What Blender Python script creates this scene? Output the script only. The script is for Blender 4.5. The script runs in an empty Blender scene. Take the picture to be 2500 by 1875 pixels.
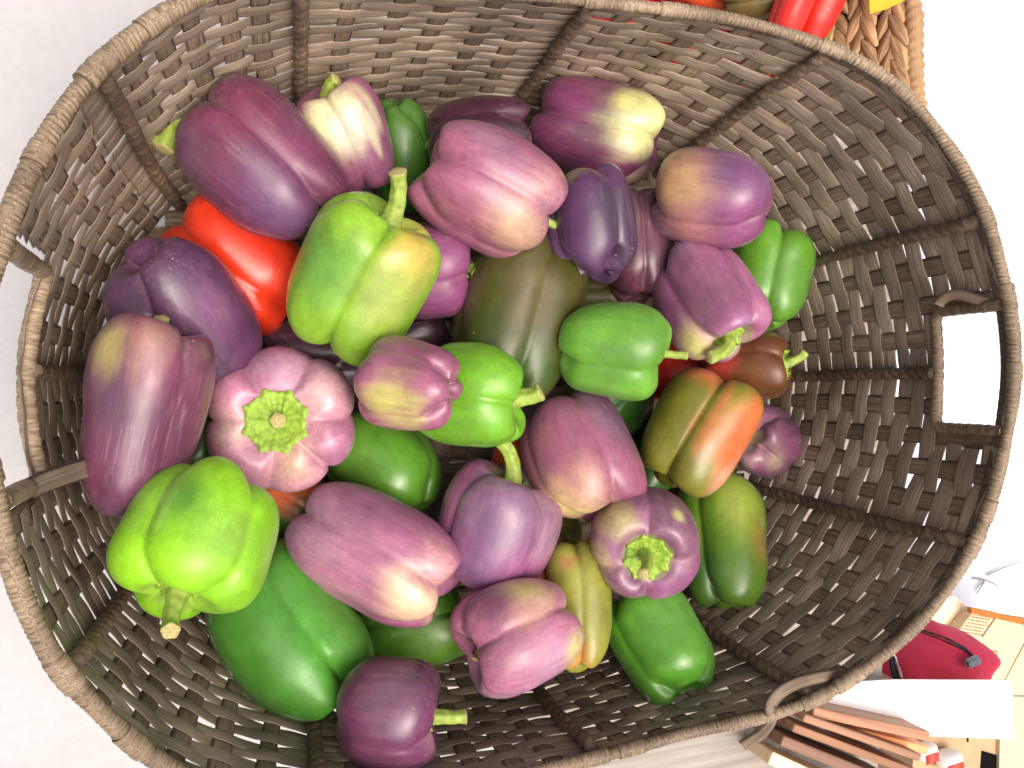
import bpy, math, random
import numpy as np
from mathutils import Vector, Matrix

random.seed(7); np.random.seed(7)
sc = bpy.context.scene
COL = sc.collection

# ------------------------------------------------------------------ camera
F_PX = 2141.6                       # focal length in pixels of the 2500 px wide photograph
CAM = np.array([-0.1600, 0.0009, 0.6260])
def _rot(ex, ey, ez):
    cx, cy, cz = math.cos(ex), math.cos(ey), math.cos(ez); sx, sy, sz = math.sin(ex), math.sin(ey), math.sin(ez)
    X = np.array([[1,0,0],[0,cx,-sx],[0,sx,cx]]); Y = np.array([[cy,0,sy],[0,1,0],[-sy,0,cy]]); Z = np.array([[cz,-sz,0],[sz,cz,0],[0,0,1]])
    return Z @ Y @ X
CR = _rot(*[math.radians(a) for a in (0.4358, -17.1055, -2.9938)])
cam_d = bpy.data.cameras.new('camera'); cam = bpy.data.objects.new('camera', cam_d); COL.objects.link(cam)
cam_d.sensor_fit = 'HORIZONTAL'; cam_d.sensor_width = 36.0; cam_d.lens = F_PX / 2500 * 36
cam_d.clip_start = 0.01; cam_d.clip_end = 200
M = Matrix.Identity(4)
for i in range(3):
    for j in range(3): M[i][j] = CR[i, j]
    M[i][3] = CAM[i]
cam.matrix_world = M
sc.camera = cam

# ------------------------------------------------------------------ light
SUN_DIR = Vector((0.08, -0.24, 0.95)).normalized()       # towards the sun
elev = math.asin(SUN_DIR.z); az = math.atan2(SUN_DIR.x, SUN_DIR.y)
w = bpy.data.worlds.new('World'); sc.world = w; w.use_nodes = True
nt = w.node_tree; bg = nt.nodes['Background']
sky = nt.nodes.new('ShaderNodeTexSky'); sky.sky_type = 'NISHITA'; sky.sun_disc = False
sky.sun_elevation = elev; sky.sun_rotation = az; sky.air_density = 0.5; sky.dust_density = 9.0; sky.ozone_density = 0.0
nt.links.new(sky.outputs[0], bg.inputs[0]); bg.inputs[1].default_value = 0.15
sl = bpy.data.lights.new('sun', 'SUN'); sl.energy = 1.35; sl.angle = math.radians(58); sl.color = (1.0, 0.94, 0.86)
so = bpy.data.objects.new('sun', sl); COL.objects.link(so)
so.rotation_euler = SUN_DIR.to_track_quat('Z', 'Y').to_euler(); so.location = (1, -1, 2)
vs = sc.view_settings; vs.view_transform = 'Standard'; vs.look = 'None'; vs.gamma = 1; vs.use_curve_mapping = False
vs.exposure = 0.36

# ------------------------------------------------------------------ helpers
OV = 2500 / 2212.0
def ray(px, py):
    d = CR @ np.array([(px - 1250) / F_PX, -(py - 937.5) / F_PX, -1.0]); return d
def at_z(px, py, z):
    d = ray(px, py); return CAM + d * ((z - CAM[2]) / d[2])
def project(P):
    q = (np.asarray(P) - CAM) @ CR
    return np.stack([1250 + F_PX * q[..., 0] / -q[..., 2], 937.5 - F_PX * q[..., 1] / -q[..., 2]], -1)
def lin(c):
    c = np.asarray(c, float) / 255.0
    return np.where(c <= 0.04045, c / 12.92, ((c + 0.055) / 1.055) ** 2.4)
def smooth(x, a, b):
    t = np.clip((x - a) / (b - a), 0, 1); return t * t * (3 - 2 * t)
class Noise:                       # cheap smooth noise of 3-D points
    def __init__(s, seed, freq, n=14):
        r = np.random.RandomState(seed)
        d = r.normal(size=(n, 3)); d /= np.linalg.norm(d, axis=1)[:, None]
        s.k = d * (freq * r.uniform(.5, 1.6, n))[:, None]; s.p = r.uniform(0, 6.28, n); s.n = n
    def __call__(s, P):
        return np.sin(P @ s.k.T + s.p).sum(1) / math.sqrt(s.n)
def mesh_obj(name, verts, faces, mat, parent=None, smooth_shade=True, uv=None, loc=None):
    me = bpy.data.meshes.new(name)
    me.from_pydata([tuple(map(float, v)) for v in verts], [], [tuple(map(int, f)) for f in faces])
    if uv is not None:
        ul = me.uv_layers.new(name='UVMap')
        li = np.empty(len(me.loops), int); me.loops.foreach_get('vertex_index', li)
        ul.data.foreach_set('uv', np.asarray(uv, float)[li].ravel())
    if smooth_shade: me.polygons.foreach_set('use_smooth', [True] * len(me.polygons))
    me.materials.append(mat); me.update()
    o = bpy.data.objects.new(name, me); COL.objects.link(o)
    if parent is not None: o.parent = parent
    if loc is not None: o.location = loc
    return o
def empty(name, loc=(0, 0, 0)):
    o = bpy.data.objects.new(name, None); o.empty_display_size = .02; COL.objects.link(o); o.location = tuple(map(float, loc)); return o
def tag(o, label, cat, group=None):
    o['label'] = label; o['category'] = cat
    if group: o['group'] = group
    return o
def grid_faces(nu, nv, closed_u=False, closed_v=False):
    f = []
    for i in range(nu if closed_u else nu - 1):
        for j in range(nv if closed_v else nv - 1):
            a = i * nv + j; b = ((i + 1) % nu) * nv + j; c = ((i + 1) % nu) * nv + (j + 1) % nv; d = i * nv + (j + 1) % nv
            f.append((a, b, c, d))
    return f
def tube(path, radius, sides=12, closed=False, mod=None, cap=True):
    """swept tube; radius scalar/array; mod(s, ang) multiplies the radius; returns verts, faces, uv"""
    P = np.asarray(path, float); n = len(P)
    T = (np.roll(P, -1, 0) - np.roll(P, 1, 0)) if closed else np.gradient(P, axis=0)
    T /= np.linalg.norm(T, axis=1)[:, None]
    seg = np.linalg.norm(np.diff(P, axis=0), axis=1); s = np.concatenate([[0], np.cumsum(seg)])
    ref = np.array([0, 0, 1.0]) if abs(T[0][2]) < .9 else np.array([1.0, 0, 0])
    N = np.zeros_like(P); v = ref - T[0] * (ref @ T[0]); N[0] = v / np.linalg.norm(v)
    for i in range(1, n):
        v = N[i-1] - T[i] * (N[i-1] @ T[i]); N[i] = v / np.linalg.norm(v)
    Bn = np.cross(T, N)
    if closed:                      # undo the twist so that the loop meets
        v = N[-1] - T[0] * (N[-1] @ T[0]); v /= np.linalg.norm(v)
        tw = math.atan2(v @ Bn[0], v @ N[0]); a = -tw * s / s[-1]
        N, Bn = N * np.cos(a)[:, None] + Bn * np.sin(a)[:, None], -N * np.sin(a)[:, None] + Bn * np.cos(a)[:, None]
    ang = np.linspace(0, 2 * math.pi, sides, endpoint=False)
    r = np.broadcast_to(np.asarray(radius, float), (n,))[:, None] * np.ones((1, sides))
    if mod is not None: r = r * mod(s[:, None], ang[None, :])
    V = P[:, None, :] + r[:, :, None] * (np.cos(ang)[None, :, None] * N[:, None, :] + np.sin(ang)[None, :, None] * Bn[:, None, :])
    F = grid_faces(n, sides, closed, True)
    uv = np.stack(np.broadcast_arrays(s[:, None], ang[None, :] / 6.2832), -1).reshape(-1, 2)
    V = V.reshape(-1, 3)
    if cap and not closed:
        F.append(tuple(range(sides))[::-1]); F.append(tuple(range((n - 1) * sides, n * sides)))
    return V, F, uv
def extrude_poly(pts, thick):
    """pts: Nx3 top outline (ccw from above) -> slab going down"""
    P = np.asarray(pts, float); n = len(P)
    V = np.concatenate([P, P - np.array([0, 0, thick])])
    F = [tuple(range(n)), tuple(range(2 * n - 1, n - 1, -1))] + [(i, i + n, (i + 1) % n + n, (i + 1) % n) for i in range(n)]
    return V, F
def box_mesh(cx, cy, cz, sx, sy, sz, bev=0.0):
    V = np.array([(x, y, z) for x in (-1, 1) for y in (-1, 1) for z in (-1, 1)], float) * np.array([sx, sy, sz]) / 2 + np.array([cx, cy, cz])
    F = [(0, 1, 3, 2), (4, 6, 7, 5), (0, 4, 5, 1), (2, 3, 7, 6), (0, 2, 6, 4), (1, 5, 7, 3)]
    return V, F
def bevel(o, width, segs=2):
    m = o.modifiers.new('bevel', 'BEVEL'); m.width = width; m.segments = segs; m.limit_method = 'ANGLE'; return o

# ------------------------------------------------------------------ materials
def new_mat(name):
    m = bpy.data.materials.new(name); m.use_nodes = True
    return m, m.node_tree.nodes, m.node_tree.links, m.node_tree.nodes['Principled BSDF']
def ramp(N, stops):
    r = N.new('ShaderNodeValToRGB'); e = r.color_ramp.elements
    while len(e) < len(stops): e.new(0.5)
    for k, (p, c) in enumerate(stops): e[k].position = p; e[k].color = (*[float(x) for x in c], 1)
    return r
def plain(name, rgb, rough=.6, spec=.4, bump=0.0, scale=200, var=.12):
    m, N, L, b = new_mat(name); c = lin(rgb)
    tc = N.new('ShaderNodeTexCoord'); no = N.new('ShaderNodeTexNoise'); no.inputs['Scale'].default_value = scale; no.inputs['Detail'].default_value = 5
    L.new(tc.outputs['Object'], no.inputs['Vector'])
    r = ramp(N, [(.3, c * (1 - var)), (.7, np.minimum(c * (1 + var), 1))]); L.new(no.outputs['Fac'], r.inputs[0]); L.new(r.outputs[0], b.inputs['Base Color'])
    b.inputs['Roughness'].default_value = rough; b.inputs['Specular IOR Level'].default_value = spec
    if bump:
        bp = N.new('ShaderNodeBump'); bp.inputs['Strength'].default_value = bump; bp.inputs['Distance'].default_value = .001
        L.new(no.outputs['Fac'], bp.inputs['Height']); L.new(bp.outputs[0], b.inputs['Normal'])
    return m
def fibre(name, dark, mid, light, along=30, across=1400, rough=.55):
    """paper-twine strip: fibres that run along the strip (UV x along, y across, both in metres)"""
    m, N, L, b = new_mat(name)
    uv = N.new('ShaderNodeUVMap'); mp = N.new('ShaderNodeMapping'); mp.inputs['Scale'].default_value = (along, across, 1)
    oi = N.new('ShaderNodeObjectInfo'); ml = N.new('ShaderNodeVectorMath'); ml.operation = 'SCALE'; ml.inputs[0].default_value = (37, 91, 53)
    L.new(oi.outputs['Random'], ml.inputs['Scale']); L.new(ml.outputs[0], mp.inputs['Location'])
    L.new(uv.outputs[0], mp.inputs[0])
    n1 = N.new('ShaderNodeTexNoise'); n1.inputs['Scale'].default_value = 1; n1.inputs['Detail'].default_value = 4; n1.inputs['Roughness'].default_value = .6
    L.new(mp.outputs[0], n1.inputs['Vector'])
    r = ramp(N, [(.28, lin(dark)), (.5, lin(mid)), (.74, lin(light))]); L.new(n1.outputs['Fac'], r.inputs[0])
    tc = N.new('ShaderNodeTexCoord'); n2 = N.new('ShaderNodeTexNoise'); n2.inputs['Scale'].default_value = 26; n2.inputs['Detail'].default_value = 4
    L.new(tc.outputs['Object'], n2.inputs['Vector'])
    r2 = ramp(N, [(.3, (.60, .58, .55)), (.7, (1.25, 1.22, 1.17))]); L.new(n2.outputs['Fac'], r2.inputs[0])
    mx = N.new('ShaderNodeMix'); mx.data_type = 'RGBA'; mx.blend_type = 'MULTIPLY'; mx.inputs[0].default_value = 1
    L.new(r.outputs[0], mx.inputs[6]); L.new(r2.outputs[0], mx.inputs[7])
    mr = N.new('ShaderNodeMapRange'); mr.inputs['To Min'].default_value = .80; mr.inputs['To Max'].default_value = 1.2; L.new(oi.outputs['Random'], mr.inputs['Value'])
    mv = N.new('ShaderNodeVectorMath'); mv.operation = 'SCALE'; L.new(mx.outputs[2], mv.inputs[0]); L.new(mr.outputs[0], mv.inputs['Scale'])
    L.new(mv.outputs[0], b.inputs['Base Color'])
    bp = N.new('ShaderNodeBump'); bp.inputs['Strength'].default_value = .55; bp.inputs['Distance'].default_value = .0006
    L.new(n1.outputs['Fac'], bp.inputs['Height']); L.new(bp.outputs[0], b.inputs['Normal'])
    b.inputs['Roughness'].default_value = rough; b.inputs['Specular IOR Level'].default_value = .35
    return m
M_WEAVER = fibre('weaver_strip', (106, 93, 80), (160, 145, 128), (196, 183, 166))
M_STAKE = fibre('stake_strip', (90, 77, 66), (136, 119, 102), (168, 152, 133), along=26, across=1300)
M_RIB = fibre('rib_twine', (70, 58, 47), (110, 94, 79), (142, 125, 107), along=900, across=6)
M_RIM = fibre('rim_wrap', (86, 73, 58), (142, 125, 104), (180, 165, 142), along=1300, across=4, rough=.5)

def skin_material():
    m, N, L, b = new_mat('pepper_skin')
    at = N.new('ShaderNodeAttribute'); at.attribute_name = 'pigment'
    tc = N.new('ShaderNodeTexCoord'); oi = N.new('ShaderNodeObjectInfo')
    ad = N.new('ShaderNodeVectorMath'); ad.operation = 'ADD'
    sc_ = N.new('ShaderNodeVectorMath'); sc_.operation = 'SCALE'; sc_.inputs[0].default_value = (5.1, 3.7, 4.3)
    L.new(oi.outputs['Random'], sc_.inputs['Scale']); L.new(tc.outputs['Object'], ad.inputs[0]); L.new(sc_.outputs[0], ad.inputs[1])
    mp = N.new('ShaderNodeMapping'); mp.inputs['Scale'].default_value = (330, 330, 34); L.new(ad.outputs[0], mp.inputs[0])
    n1 = N.new('ShaderNodeTexNoise'); n1.inputs['Scale'].default_value = 1; n1.inputs['Detail'].default_value = 5; n1.inputs['Roughness'].default_value = .62; L.new(mp.outputs[0], n1.inputs['Vector'])
    r1 = ramp(N, [(.28, (.82, .80, .82)), (.52, (1, 1, 1)), (.78, (1.17, 1.20, 1.16))]); L.new(n1.outputs['Fac'], r1.inputs[0])
    n2 = N.new('ShaderNodeTexNoise'); n2.inputs['Scale'].default_value = 85; n2.inputs['Detail'].default_value = 9; n2.inputs['Roughness'].default_value = .68; L.new(ad.outputs[0], n2.inputs['Vector'])
    r2 = ramp(N, [(.3, (.80, .79, .82)), (.7, (1.18, 1.18, 1.15))]); L.new(n2.outputs['Fac'], r2.inputs[0])
    mA = N.new('ShaderNodeMix'); mA.data_type = 'RGBA'; mA.blend_type = 'MULTIPLY'; L.new(at.outputs['Alpha'], mA.inputs[0])
    mB = N.new('ShaderNodeMix'); mB.data_type = 'RGBA'; mB.blend_type = 'MULTIPLY'; mB.inputs[0].default_value = 1
    L.new(at.outputs['Color'], mA.inputs[6]); L.new(r1.outputs[0], mA.inputs[7]); L.new(mA.outputs[2], mB.inputs[6]); L.new(r2.outputs[0], mB.inputs[7])
    # small pale scars and dark specks
    vo = N.new('ShaderNodeTexVoronoi'); vo.inputs['Scale'].default_value = 95; vo.inputs['Randomness'].default_value = 1; L.new(ad.outputs[0], vo.inputs['Vector'])
    n3 = N.new('ShaderNodeTexNoise'); n3.inputs['Scale'].default_value = 33; L.new(ad.outputs[0], n3.inputs['Vector'])
    sp = ramp(N, [(.0, (1, 1, 1)), (.055, (1, 1, 1)), (.075, (0, 0, 0))]); L.new(vo.outputs['Distance'], sp.inputs[0])
    g3 = ramp(N, [(.60, (0, 0, 0)), (.64, (1, 1, 1))]); L.new(n3.outputs['Fac'], g3.inputs[0])
    mu = N.new('ShaderNodeMath'); mu.operation = 'MULTIPLY'; L.new(sp.outputs[0], mu.inputs[0]); L.new(g3.outputs[0], mu.inputs[1])
    mC = N.new('ShaderNodeMix'); mC.data_type = 'RGBA'; mC.inputs[7].default_value = (.45, .40, .25, 1); L.new(mB.outputs[2], mC.inputs[6])
    mh = N.new('ShaderNodeMath'); mh.operation = 'MULTIPLY'; mh.inputs[1].default_value = .5; L.new(mu.outputs[0], mh.inputs[0]); L.new(mh.outputs[0], mC.inputs[0])
    # fine pale streaks along the ribs of purple fruit, and faint pores on all
    mp2 = N.new('ShaderNodeMapping'); mp2.inputs['Scale'].default_value = (620, 620, 30); L.new(ad.outputs[0], mp2.inputs[0])
    n6 = N.new('ShaderNodeTexNoise'); n6.inputs['Scale'].default_value = 1; n6.inputs['Detail'].default_value = 3; L.new(mp2.outputs[0], n6.inputs['Vector'])
    n7 = N.new('ShaderNodeTexNoise'); n7.inputs['Scale'].default_value = 30; n7.inputs['Detail'].default_value = 2; L.new(ad.outputs[0], n7.inputs['Vector'])
    r6 = ramp(N, [(.52, (0, 0, 0)), (.74, (1, 1, 1))]); L.new(n6.outputs['Fac'], r6.inputs[0])
    r7 = ramp(N, [(.42, (0, 0, 0)), (.66, (1, 1, 1))]); L.new(n7.outputs['Fac'], r7.inputs[0])
    k1 = N.new('ShaderNodeMath'); k1.operation = 'MULTIPLY'; L.new(r6.outputs[0], k1.inputs[0]); L.new(r7.outputs[0], k1.inputs[1])
    k2 = N.new('ShaderNodeMapRange'); k2.inputs['From Min'].default_value = .4; k2.inputs['To Max'].default_value = .20; L.new(at.outputs['Alpha'], k2.inputs['Value'])
    k3 = N.new('ShaderNodeMath'); k3.operation = 'MULTIPLY'; L.new(k1.outputs[0], k3.inputs[0]); L.new(k2.outputs[0], k3.inputs[1])
    mD = N.new('ShaderNodeMix'); mD.data_type = 'RGBA'; mD.inputs[7].default_value = (.56, .40, .38, 1); L.new(mC.outputs[2], mD.inputs[6]); L.new(k3.outputs[0], mD.inputs[0])
    v2 = N.new('ShaderNodeTexVoronoi'); v2.inputs['Scale'].default_value = 430; L.new(ad.outputs[0], v2.inputs['Vector'])
    r8 = ramp(N, [(.10, (1.22, 1.22, 1.2)), (.26, (1, 1, 1))]); L.new(v2.outputs['Distance'], r8.inputs[0])
    mE = N.new('ShaderNodeMix'); mE.data_type = 'RGBA'; mE.blend_type = 'MULTIPLY'; mE.inputs[0].default_value = 1; L.new(mD.outputs[2], mE.inputs[6]); L.new(r8.outputs[0], mE.inputs[7])
    L.new(mE.outputs[2], b.inputs['Base Color'])
    n4 = N.new('ShaderNodeTexNoise'); n4.inputs['Scale'].default_value = 38; n4.inputs['Detail'].default_value = 5; L.new(ad.outputs[0], n4.inputs['Vector'])
    rr = ramp(N, [(.3, (.22, .22, .22)), (.72, (.52, .52, .52))]); L.new(n4.outputs['Fac'], rr.inputs[0]); L.new(rr.outputs[0], b.inputs['Roughness'])
    b.inputs['Specular IOR Level'].default_value = .5; b.inputs['Sheen Weight'].default_value = .03; b.inputs['Sheen Roughness'].default_value = .4; b.inputs['Coat Weight'].default_value = .22; b.inputs['Coat Roughness'].default_value = .17
    bp = N.new('ShaderNodeBump'); bp.inputs['Strength'].default_value = .12; bp.inputs['Distance'].default_value = .001
    n5 = N.new('ShaderNodeTexNoise'); n5.inputs['Scale'].default_value = 260; n5.inputs['Detail'].default_value = 3; L.new(ad.outputs[0], n5.inputs['Vector'])
    L.new(n5.outputs['Fac'], bp.inputs['Height']); L.new(bp.outputs[0], b.inputs['Normal'])
    return m
M_SKIN = skin_material()
M_STEM = plain('pepper_stem', (150, 172, 78), .5, .4, .5, 260, .25)
M_STEMD = plain('pepper_stem_dark', (104, 134, 52), .5, .4, .5, 260, .25)
M_CALYX = plain('pepper_calyx', (146, 178, 66), .5, .4, .5, 420, .3)
M_CUT = plain('stem_cut', (176, 166, 112), .8, .2, .6, 700, .25)
M_STEMB = plain('stem_brown', (128, 98, 58), .8, .2, .6, 500, .3)

# ------------------------------------------------------------------ basket surface
A_, B_, A0, B0 = 0.27, 0.2229, 0.2521, 0.2012
def Hrim(u): return 0.1951 + 0.0352 * np.cos(2 * u)
RIM_PX = [(407,33),(342,85),(293,118),(252,150),(207,203),(163,260),(118,338),(73,419),(33,508),(2,600),(-25,690),(-48,790),(-58,900),(-52,1010),(-36,1110),(-8,1215),(8,1285),
  (24,1375),(57,1452),(94,1538),(126,1607),(163,1647),(211,1700),(277,1765),(346,1826),(399,1867),(490,1910),(600,1940),(720,1955),(860,1955),(1010,1940),(1170,1910),(1329,1876),(1410,1859),(1492,1835),
  (1573,1818),(1681,1782),(1803,1761),(1893,1741),(1966,1717),(2039,1680),(2108,1631),(2170,1582),(2235,1525),(2292,1460),(2344,1379),(2381,1314),(2410,1231),(2438,1129),(2450,1072),(2462,1007),(2470,925),
  (2469,824),(2454,722),(2434,641),(2401,525),(2365,447),(2324,378),(2271,305),(2210,235),(2153,187),(2092,150),(2030,122),(1970,102),(1888,73),(1807,53),(1685,33),(1563,18),(1441,7),
  (1300,-10),(1150,-22),(1000,-32),(850,-42),(700,-45),(600,-40),(500,-15)]
rim_u, rim_xy = [], []
for (px, py) in RIM_PX:
    z = .195
    for _ in range(30):
        p = at_z(px, py, z); u = math.atan2(p[1] / B_, p[0] / A_); z = float(Hrim(u))
    rim_u.append(u); rim_xy.append(p[:2])
o_ = np.argsort(rim_u); rim_u = np.array(rim_u)[o_]; rim_xy = np.array(rim_xy)[o_]
NU = 1440
UG = np.linspace(-math.pi, math.pi, NU, endpoint=False)
def per_interp(u, xs, ys):
    xs2 = np.concatenate([xs - 2*math.pi, xs, xs + 2*math.pi]); ys2 = np.concatenate([ys, ys, ys]); return np.interp(u, xs2, ys2)
ker = np.hanning(61); ker /= ker.sum()
def psm(a): return np.convolve(np.concatenate([a[-60:], a, a[:60]]), ker, 'same')[60:-60]
RX = psm(per_interp(UG, rim_u, rim_xy[:, 0])); RY = psm(per_interp(UG, rim_u, rim_xy[:, 1]))
def wall(u, v, off=0.0):
    """point of the basket wall; off > 0 is towards the inside"""
    u = np.asarray(u, float); v = np.asarray(v, float); off = np.asarray(off, float)
    uu = (u + math.pi) % (2 * math.pi) - math.pi
    rx = per_interp(uu, UG, RX); ry = per_interp(uu, UG, RY); rz = Hrim(uu)
    bx = A0 * np.cos(uu); by = B0 * np.sin(uu); bz = 0.006 + 0 * uu
    bul = 0.006 * np.sin(math.pi * np.clip(v, 0, 1))
    nx = np.cos(uu) / A_; ny = np.sin(uu) / B_; nl = np.sqrt(nx * nx + ny * ny); nx /= nl; ny /= nl
    x = bx + (rx - bx) * v + nx * (bul - off); y = by + (ry - by) * v + ny * (bul - off); z = bz + (rz - bz) * v
    return np.stack(np.broadcast_arrays(x, y, z), -1)

# ------------------------------------------------------------------ setting: table, cloth, ground
M_CLOTH = plain('white_cloth', (184, 185, 186), .9, .1, .8, 140, .03)
M_GROUND = plain('pale_concrete', (206, 211, 222), .9, .1, .4, 12, .06)
def wood_mat(name, dark, light, scale=(6, 90, 90), rough=.55):
    m, N, L, b = new_mat(name); tc = N.new('ShaderNodeTexCoord'); mp = N.new('ShaderNodeMapping'); mp.inputs['Scale'].default_value = scale
    L.new(tc.outputs['Object'], mp.inputs[0]); no = N.new('ShaderNodeTexNoise'); no.inputs['Scale'].default_value = 1; no.inputs['Detail'].default_value = 6; no.inputs['Distortion'].default_value = .6
    L.new(mp.outputs[0], no.inputs['Vector']); r = ramp(N, [(.3, lin(dark)), (.7, lin(light))]); L.new(no.outputs['Fac'], r.inputs[0]); L.new(r.outputs[0], b.inputs['Base Color'])
    b.inputs['Roughness'].default_value = rough; return m
M_TABLE = wood_mat('grey_wood', (128, 121, 113), (166, 159, 149), (10, 160, 160))
GZ = -0.60
g = mesh_obj('ground', [(-8, -8, GZ), (8, -8, GZ), (8, 8, GZ), (-8, 8, GZ)], [(0, 1, 2, 3)], M_GROUND); g['kind'] = 'structure'
e0 = at_z(2232, -100, 0); e1 = at_z(2165, 1640, 0); ed = (e1 - e0) / np.linalg.norm(e1 - e0)
T0 = e0 - ed * .9; T1 = e1 + ed * .5
V, Fc = extrude_poly([(-1.1, T0[1], -.006), (-1.1, T1[1], -.006), (T1[0], T1[1], -.006), (T0[0], T0[1], -.006)], .03)
table = empty('market_table', (0, 0, GZ)); tag(table, 'pale grey wooden market table carrying the big woven basket', 'table')
V = V - np.array([0, 0, GZ]); mesh_obj('table_top', V, Fc, M_TABLE, table, False)
for (lx, ly) in ((-1.0, T0[1] - .1), (-1.0, T1[1] + .1), (T1[0] - .1, T1[1] + .1), (T0[0] - .1, T0[1] - .1)):
    Vb, Fb = box_mesh(lx, ly, .285, .05, .05, .565); mesh_obj('leg', Vb, Fb, M_TABLE, table, False)
# the cloth: covers the left part of the table and runs under the basket, gently rumpled
nx_, ny_ = 160, 160
xs = np.linspace(-1.05, .02, nx_); ys = np.linspace(T1[1] + .02, T0[1] - .05, ny_)
X, Y = np.meshgrid(xs, ys, indexing='ij'); P2 = np.stack([X.ravel(), Y.ravel(), 0 * X.ravel()], 1)
ed_w = .02 * np.sin(Y * 9) + .012 * np.sin(Y * 23 + 1)
X = X + ed_w * smooth(X, -.2, .02)
Z = (.0040 * Noise(3, 22)(P2) + .0016 * Noise(4, 60)(P2)).reshape(nx_, ny_) * smooth(-X, .1, .28) + .0
Z = np.maximum(Z + .002, .0005) - .003
clv = np.stack([X, Y, Z], -1).reshape(-1, 3)
cl = mesh_obj('tablecloth', clv, [f[::-1] for f in grid_faces(nx_, ny_)], M_CLOTH); tag(cl, 'rumpled off-white cloth spread over the table left of the basket', 'tablecloth')
md = cl.modifiers.new('thick', 'SOLIDIFY'); md.thickness = .0012; md.offset = -1

# ------------------------------------------------------------------ the woven basket
basket = empty('woven_basket', (0, 0, 0)); tag(basket, 'large oval brown woven basket with cut-out handles, filled with bell peppers', 'basket')
RIB_U = np.radians([140.73, 116.2, 80.7, 50.94, 20.49, -2.73, -28.62, -57.31, -85.5, -118.54, -149.7, 175.54 - 360])  # clockwise
PANEL = [5, 5, 5, 5, 3, 4, 5, 5, 6, 5, 5, 5]                                        # flat stakes between rib k and k+1
knots, stakes = [], []
si = 0
for k in range(12):
    ua = RIB_U[k]; ub = RIB_U[(k + 1) % 12]
    while ub > ua: ub -= 2 * math.pi
    knots.append((ua, None))
    for j in range(PANEL[k]):
        u = ua + (ub - ua) * (j + 1) / (PANEL[k] + 1) + random.uniform(-.006, .006)
        knots.append((u, si)); stakes.append(u); si += 1
NROW = 17
HAND = [(math.radians(7.6), math.radians(-11.8), 12.72), (math.radians(162.5), math.radians(190.5), 10.2)]      # handle spans (u1, u2, first row cut)
def in_handle(u, row, margin=0.0):
    for (a, b, r0) in HAND:
        lo, hi = min(a, b), max(a, b)
        uu = u
        while uu < lo - math.pi: uu += 2 * math.pi
        while uu > lo + math.pi: uu -= 2 * math.pi
        if lo - margin < uu < hi + margin and row >= r0: return True
    return False
def ribbon(us, vs_, offs, width, thick, name, mat, tilt=0.0):
    """thin strip along (us, vs_) with its width up the wall"""
    n = len(us); hw = np.broadcast_to(np.asarray(width, float), (n,)) / 2
    C = wall(us, vs_, offs); T = np.gradient(C, axis=0); T /= np.linalg.norm(T, axis=1)[:, None]
    up = wall(us, vs_ + .02, offs) - wall(us, vs_ - .02, offs); up -= T * (up * T).sum(1)[:, None]; up /= np.linalg.norm(up, axis=1)[:, None]
    nn = np.cross(T, up)
    up = up + nn * np.broadcast_to(np.asarray(tilt, float), (n,))[:, None]
    prof = [(-1, .1), (-.86, .5), (.86, .5), (1, .1), (.86, -.5), (-.86, -.5)]
    rows = [C + up * (a * hw)[:, None] + nn * (b * thick) for a, b in prof]
    V = np.stack(rows, 1).reshape(-1, 3)
    s = np.concatenate([[0], np.cumsum(np.linalg.norm(np.diff(C, axis=0), axis=1))])
    uv = np.stack([np.repeat(s[:, None], 6, 1), np.stack([a * hw for a, b in prof], 1)], -1).reshape(-1, 2)
    Fq = grid_faces(n, 6, False, True) + [(5, 4, 3, 2, 1, 0), tuple((n - 1) * 6 + q for q in range(6))]
    return V, Fq, uv
PITCH = 1.0 / NROW
ku = np.array([k[0] for k in knots])          # decreasing
def weave_off(u, row):
    offs = np.array([(-.0010 if s is None else (.0009 if (s + row) % 2 == 0 else -.0009)) for _, s in knots])
    kk = np.concatenate([ku + 2*math.pi, ku, ku - 2*math.pi]); oo = np.concatenate([offs] * 3)
    rad = np.hypot(.27 * np.sin(u), .223 * np.cos(u))
    return (oo[None, :] * np.exp(-((u[:, None] - kk[None, :]) * rad[:, None] / .0068) ** 2)).sum(1)
for row in range(NROW):
    rs = np.random.RandomState(100 + row)
    n = 760; us = RIB_U[0] + .07 - np.linspace(0, 2 * math.pi, n)
    keep = np.array([not in_handle(u, row, .035) for u in us])
    runs, cur = [], []
    for i in range(n):
        if keep[i]: cur.append(i)
        elif cur: runs.append(cur); cur = []
    if cur: runs.append(cur)
    ph = rs.uniform(0, 6.28, 6)
    for r_ in runs:
        uu = us[r_]
        wob = sum(.115 * np.sin(uu * f + p) for f, p in zip((3, 7, 13, 19), ph)) * PITCH * .5
        slump = 0.0
        v = (row + .5) * PITCH * (1 - .012) + wob + slump
        pit = np.linalg.norm(wall(uu, 1 + 0 * uu) - wall(uu, 0 * uu), axis=1) / NROW
        loose = 1.04 - .055 * np.clip(np.cos(uu), 0, 1) ** 2 - .045 * np.clip(np.cos(uu - math.radians(-140)), 0, 1) ** 3 - .03 * np.clip(np.cos(uu - math.radians(180)), 0, 1) ** 2
        wid = pit * loose * (1 + .05 * np.sin(uu * 5 + ph[4]) + .05 * np.sin(uu * 17 + ph[5]) + .04 * np.sin(uu * 41 + ph[2]))
        V, Fq, uv = ribbon(uu, v, weave_off(uu, row), wid, .0007, 'weaver', M_WEAVER, .06 * np.sin(uu * 9 + ph[0]))
        mesh_obj('weaver', V, Fq, M_WEAVER, basket, True, uv)
def stake_strip(u, v0, v1, width, rs):
    n = 70; v = np.linspace(v0, v1, n); rowf = v * NROW - .5
    return v
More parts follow.
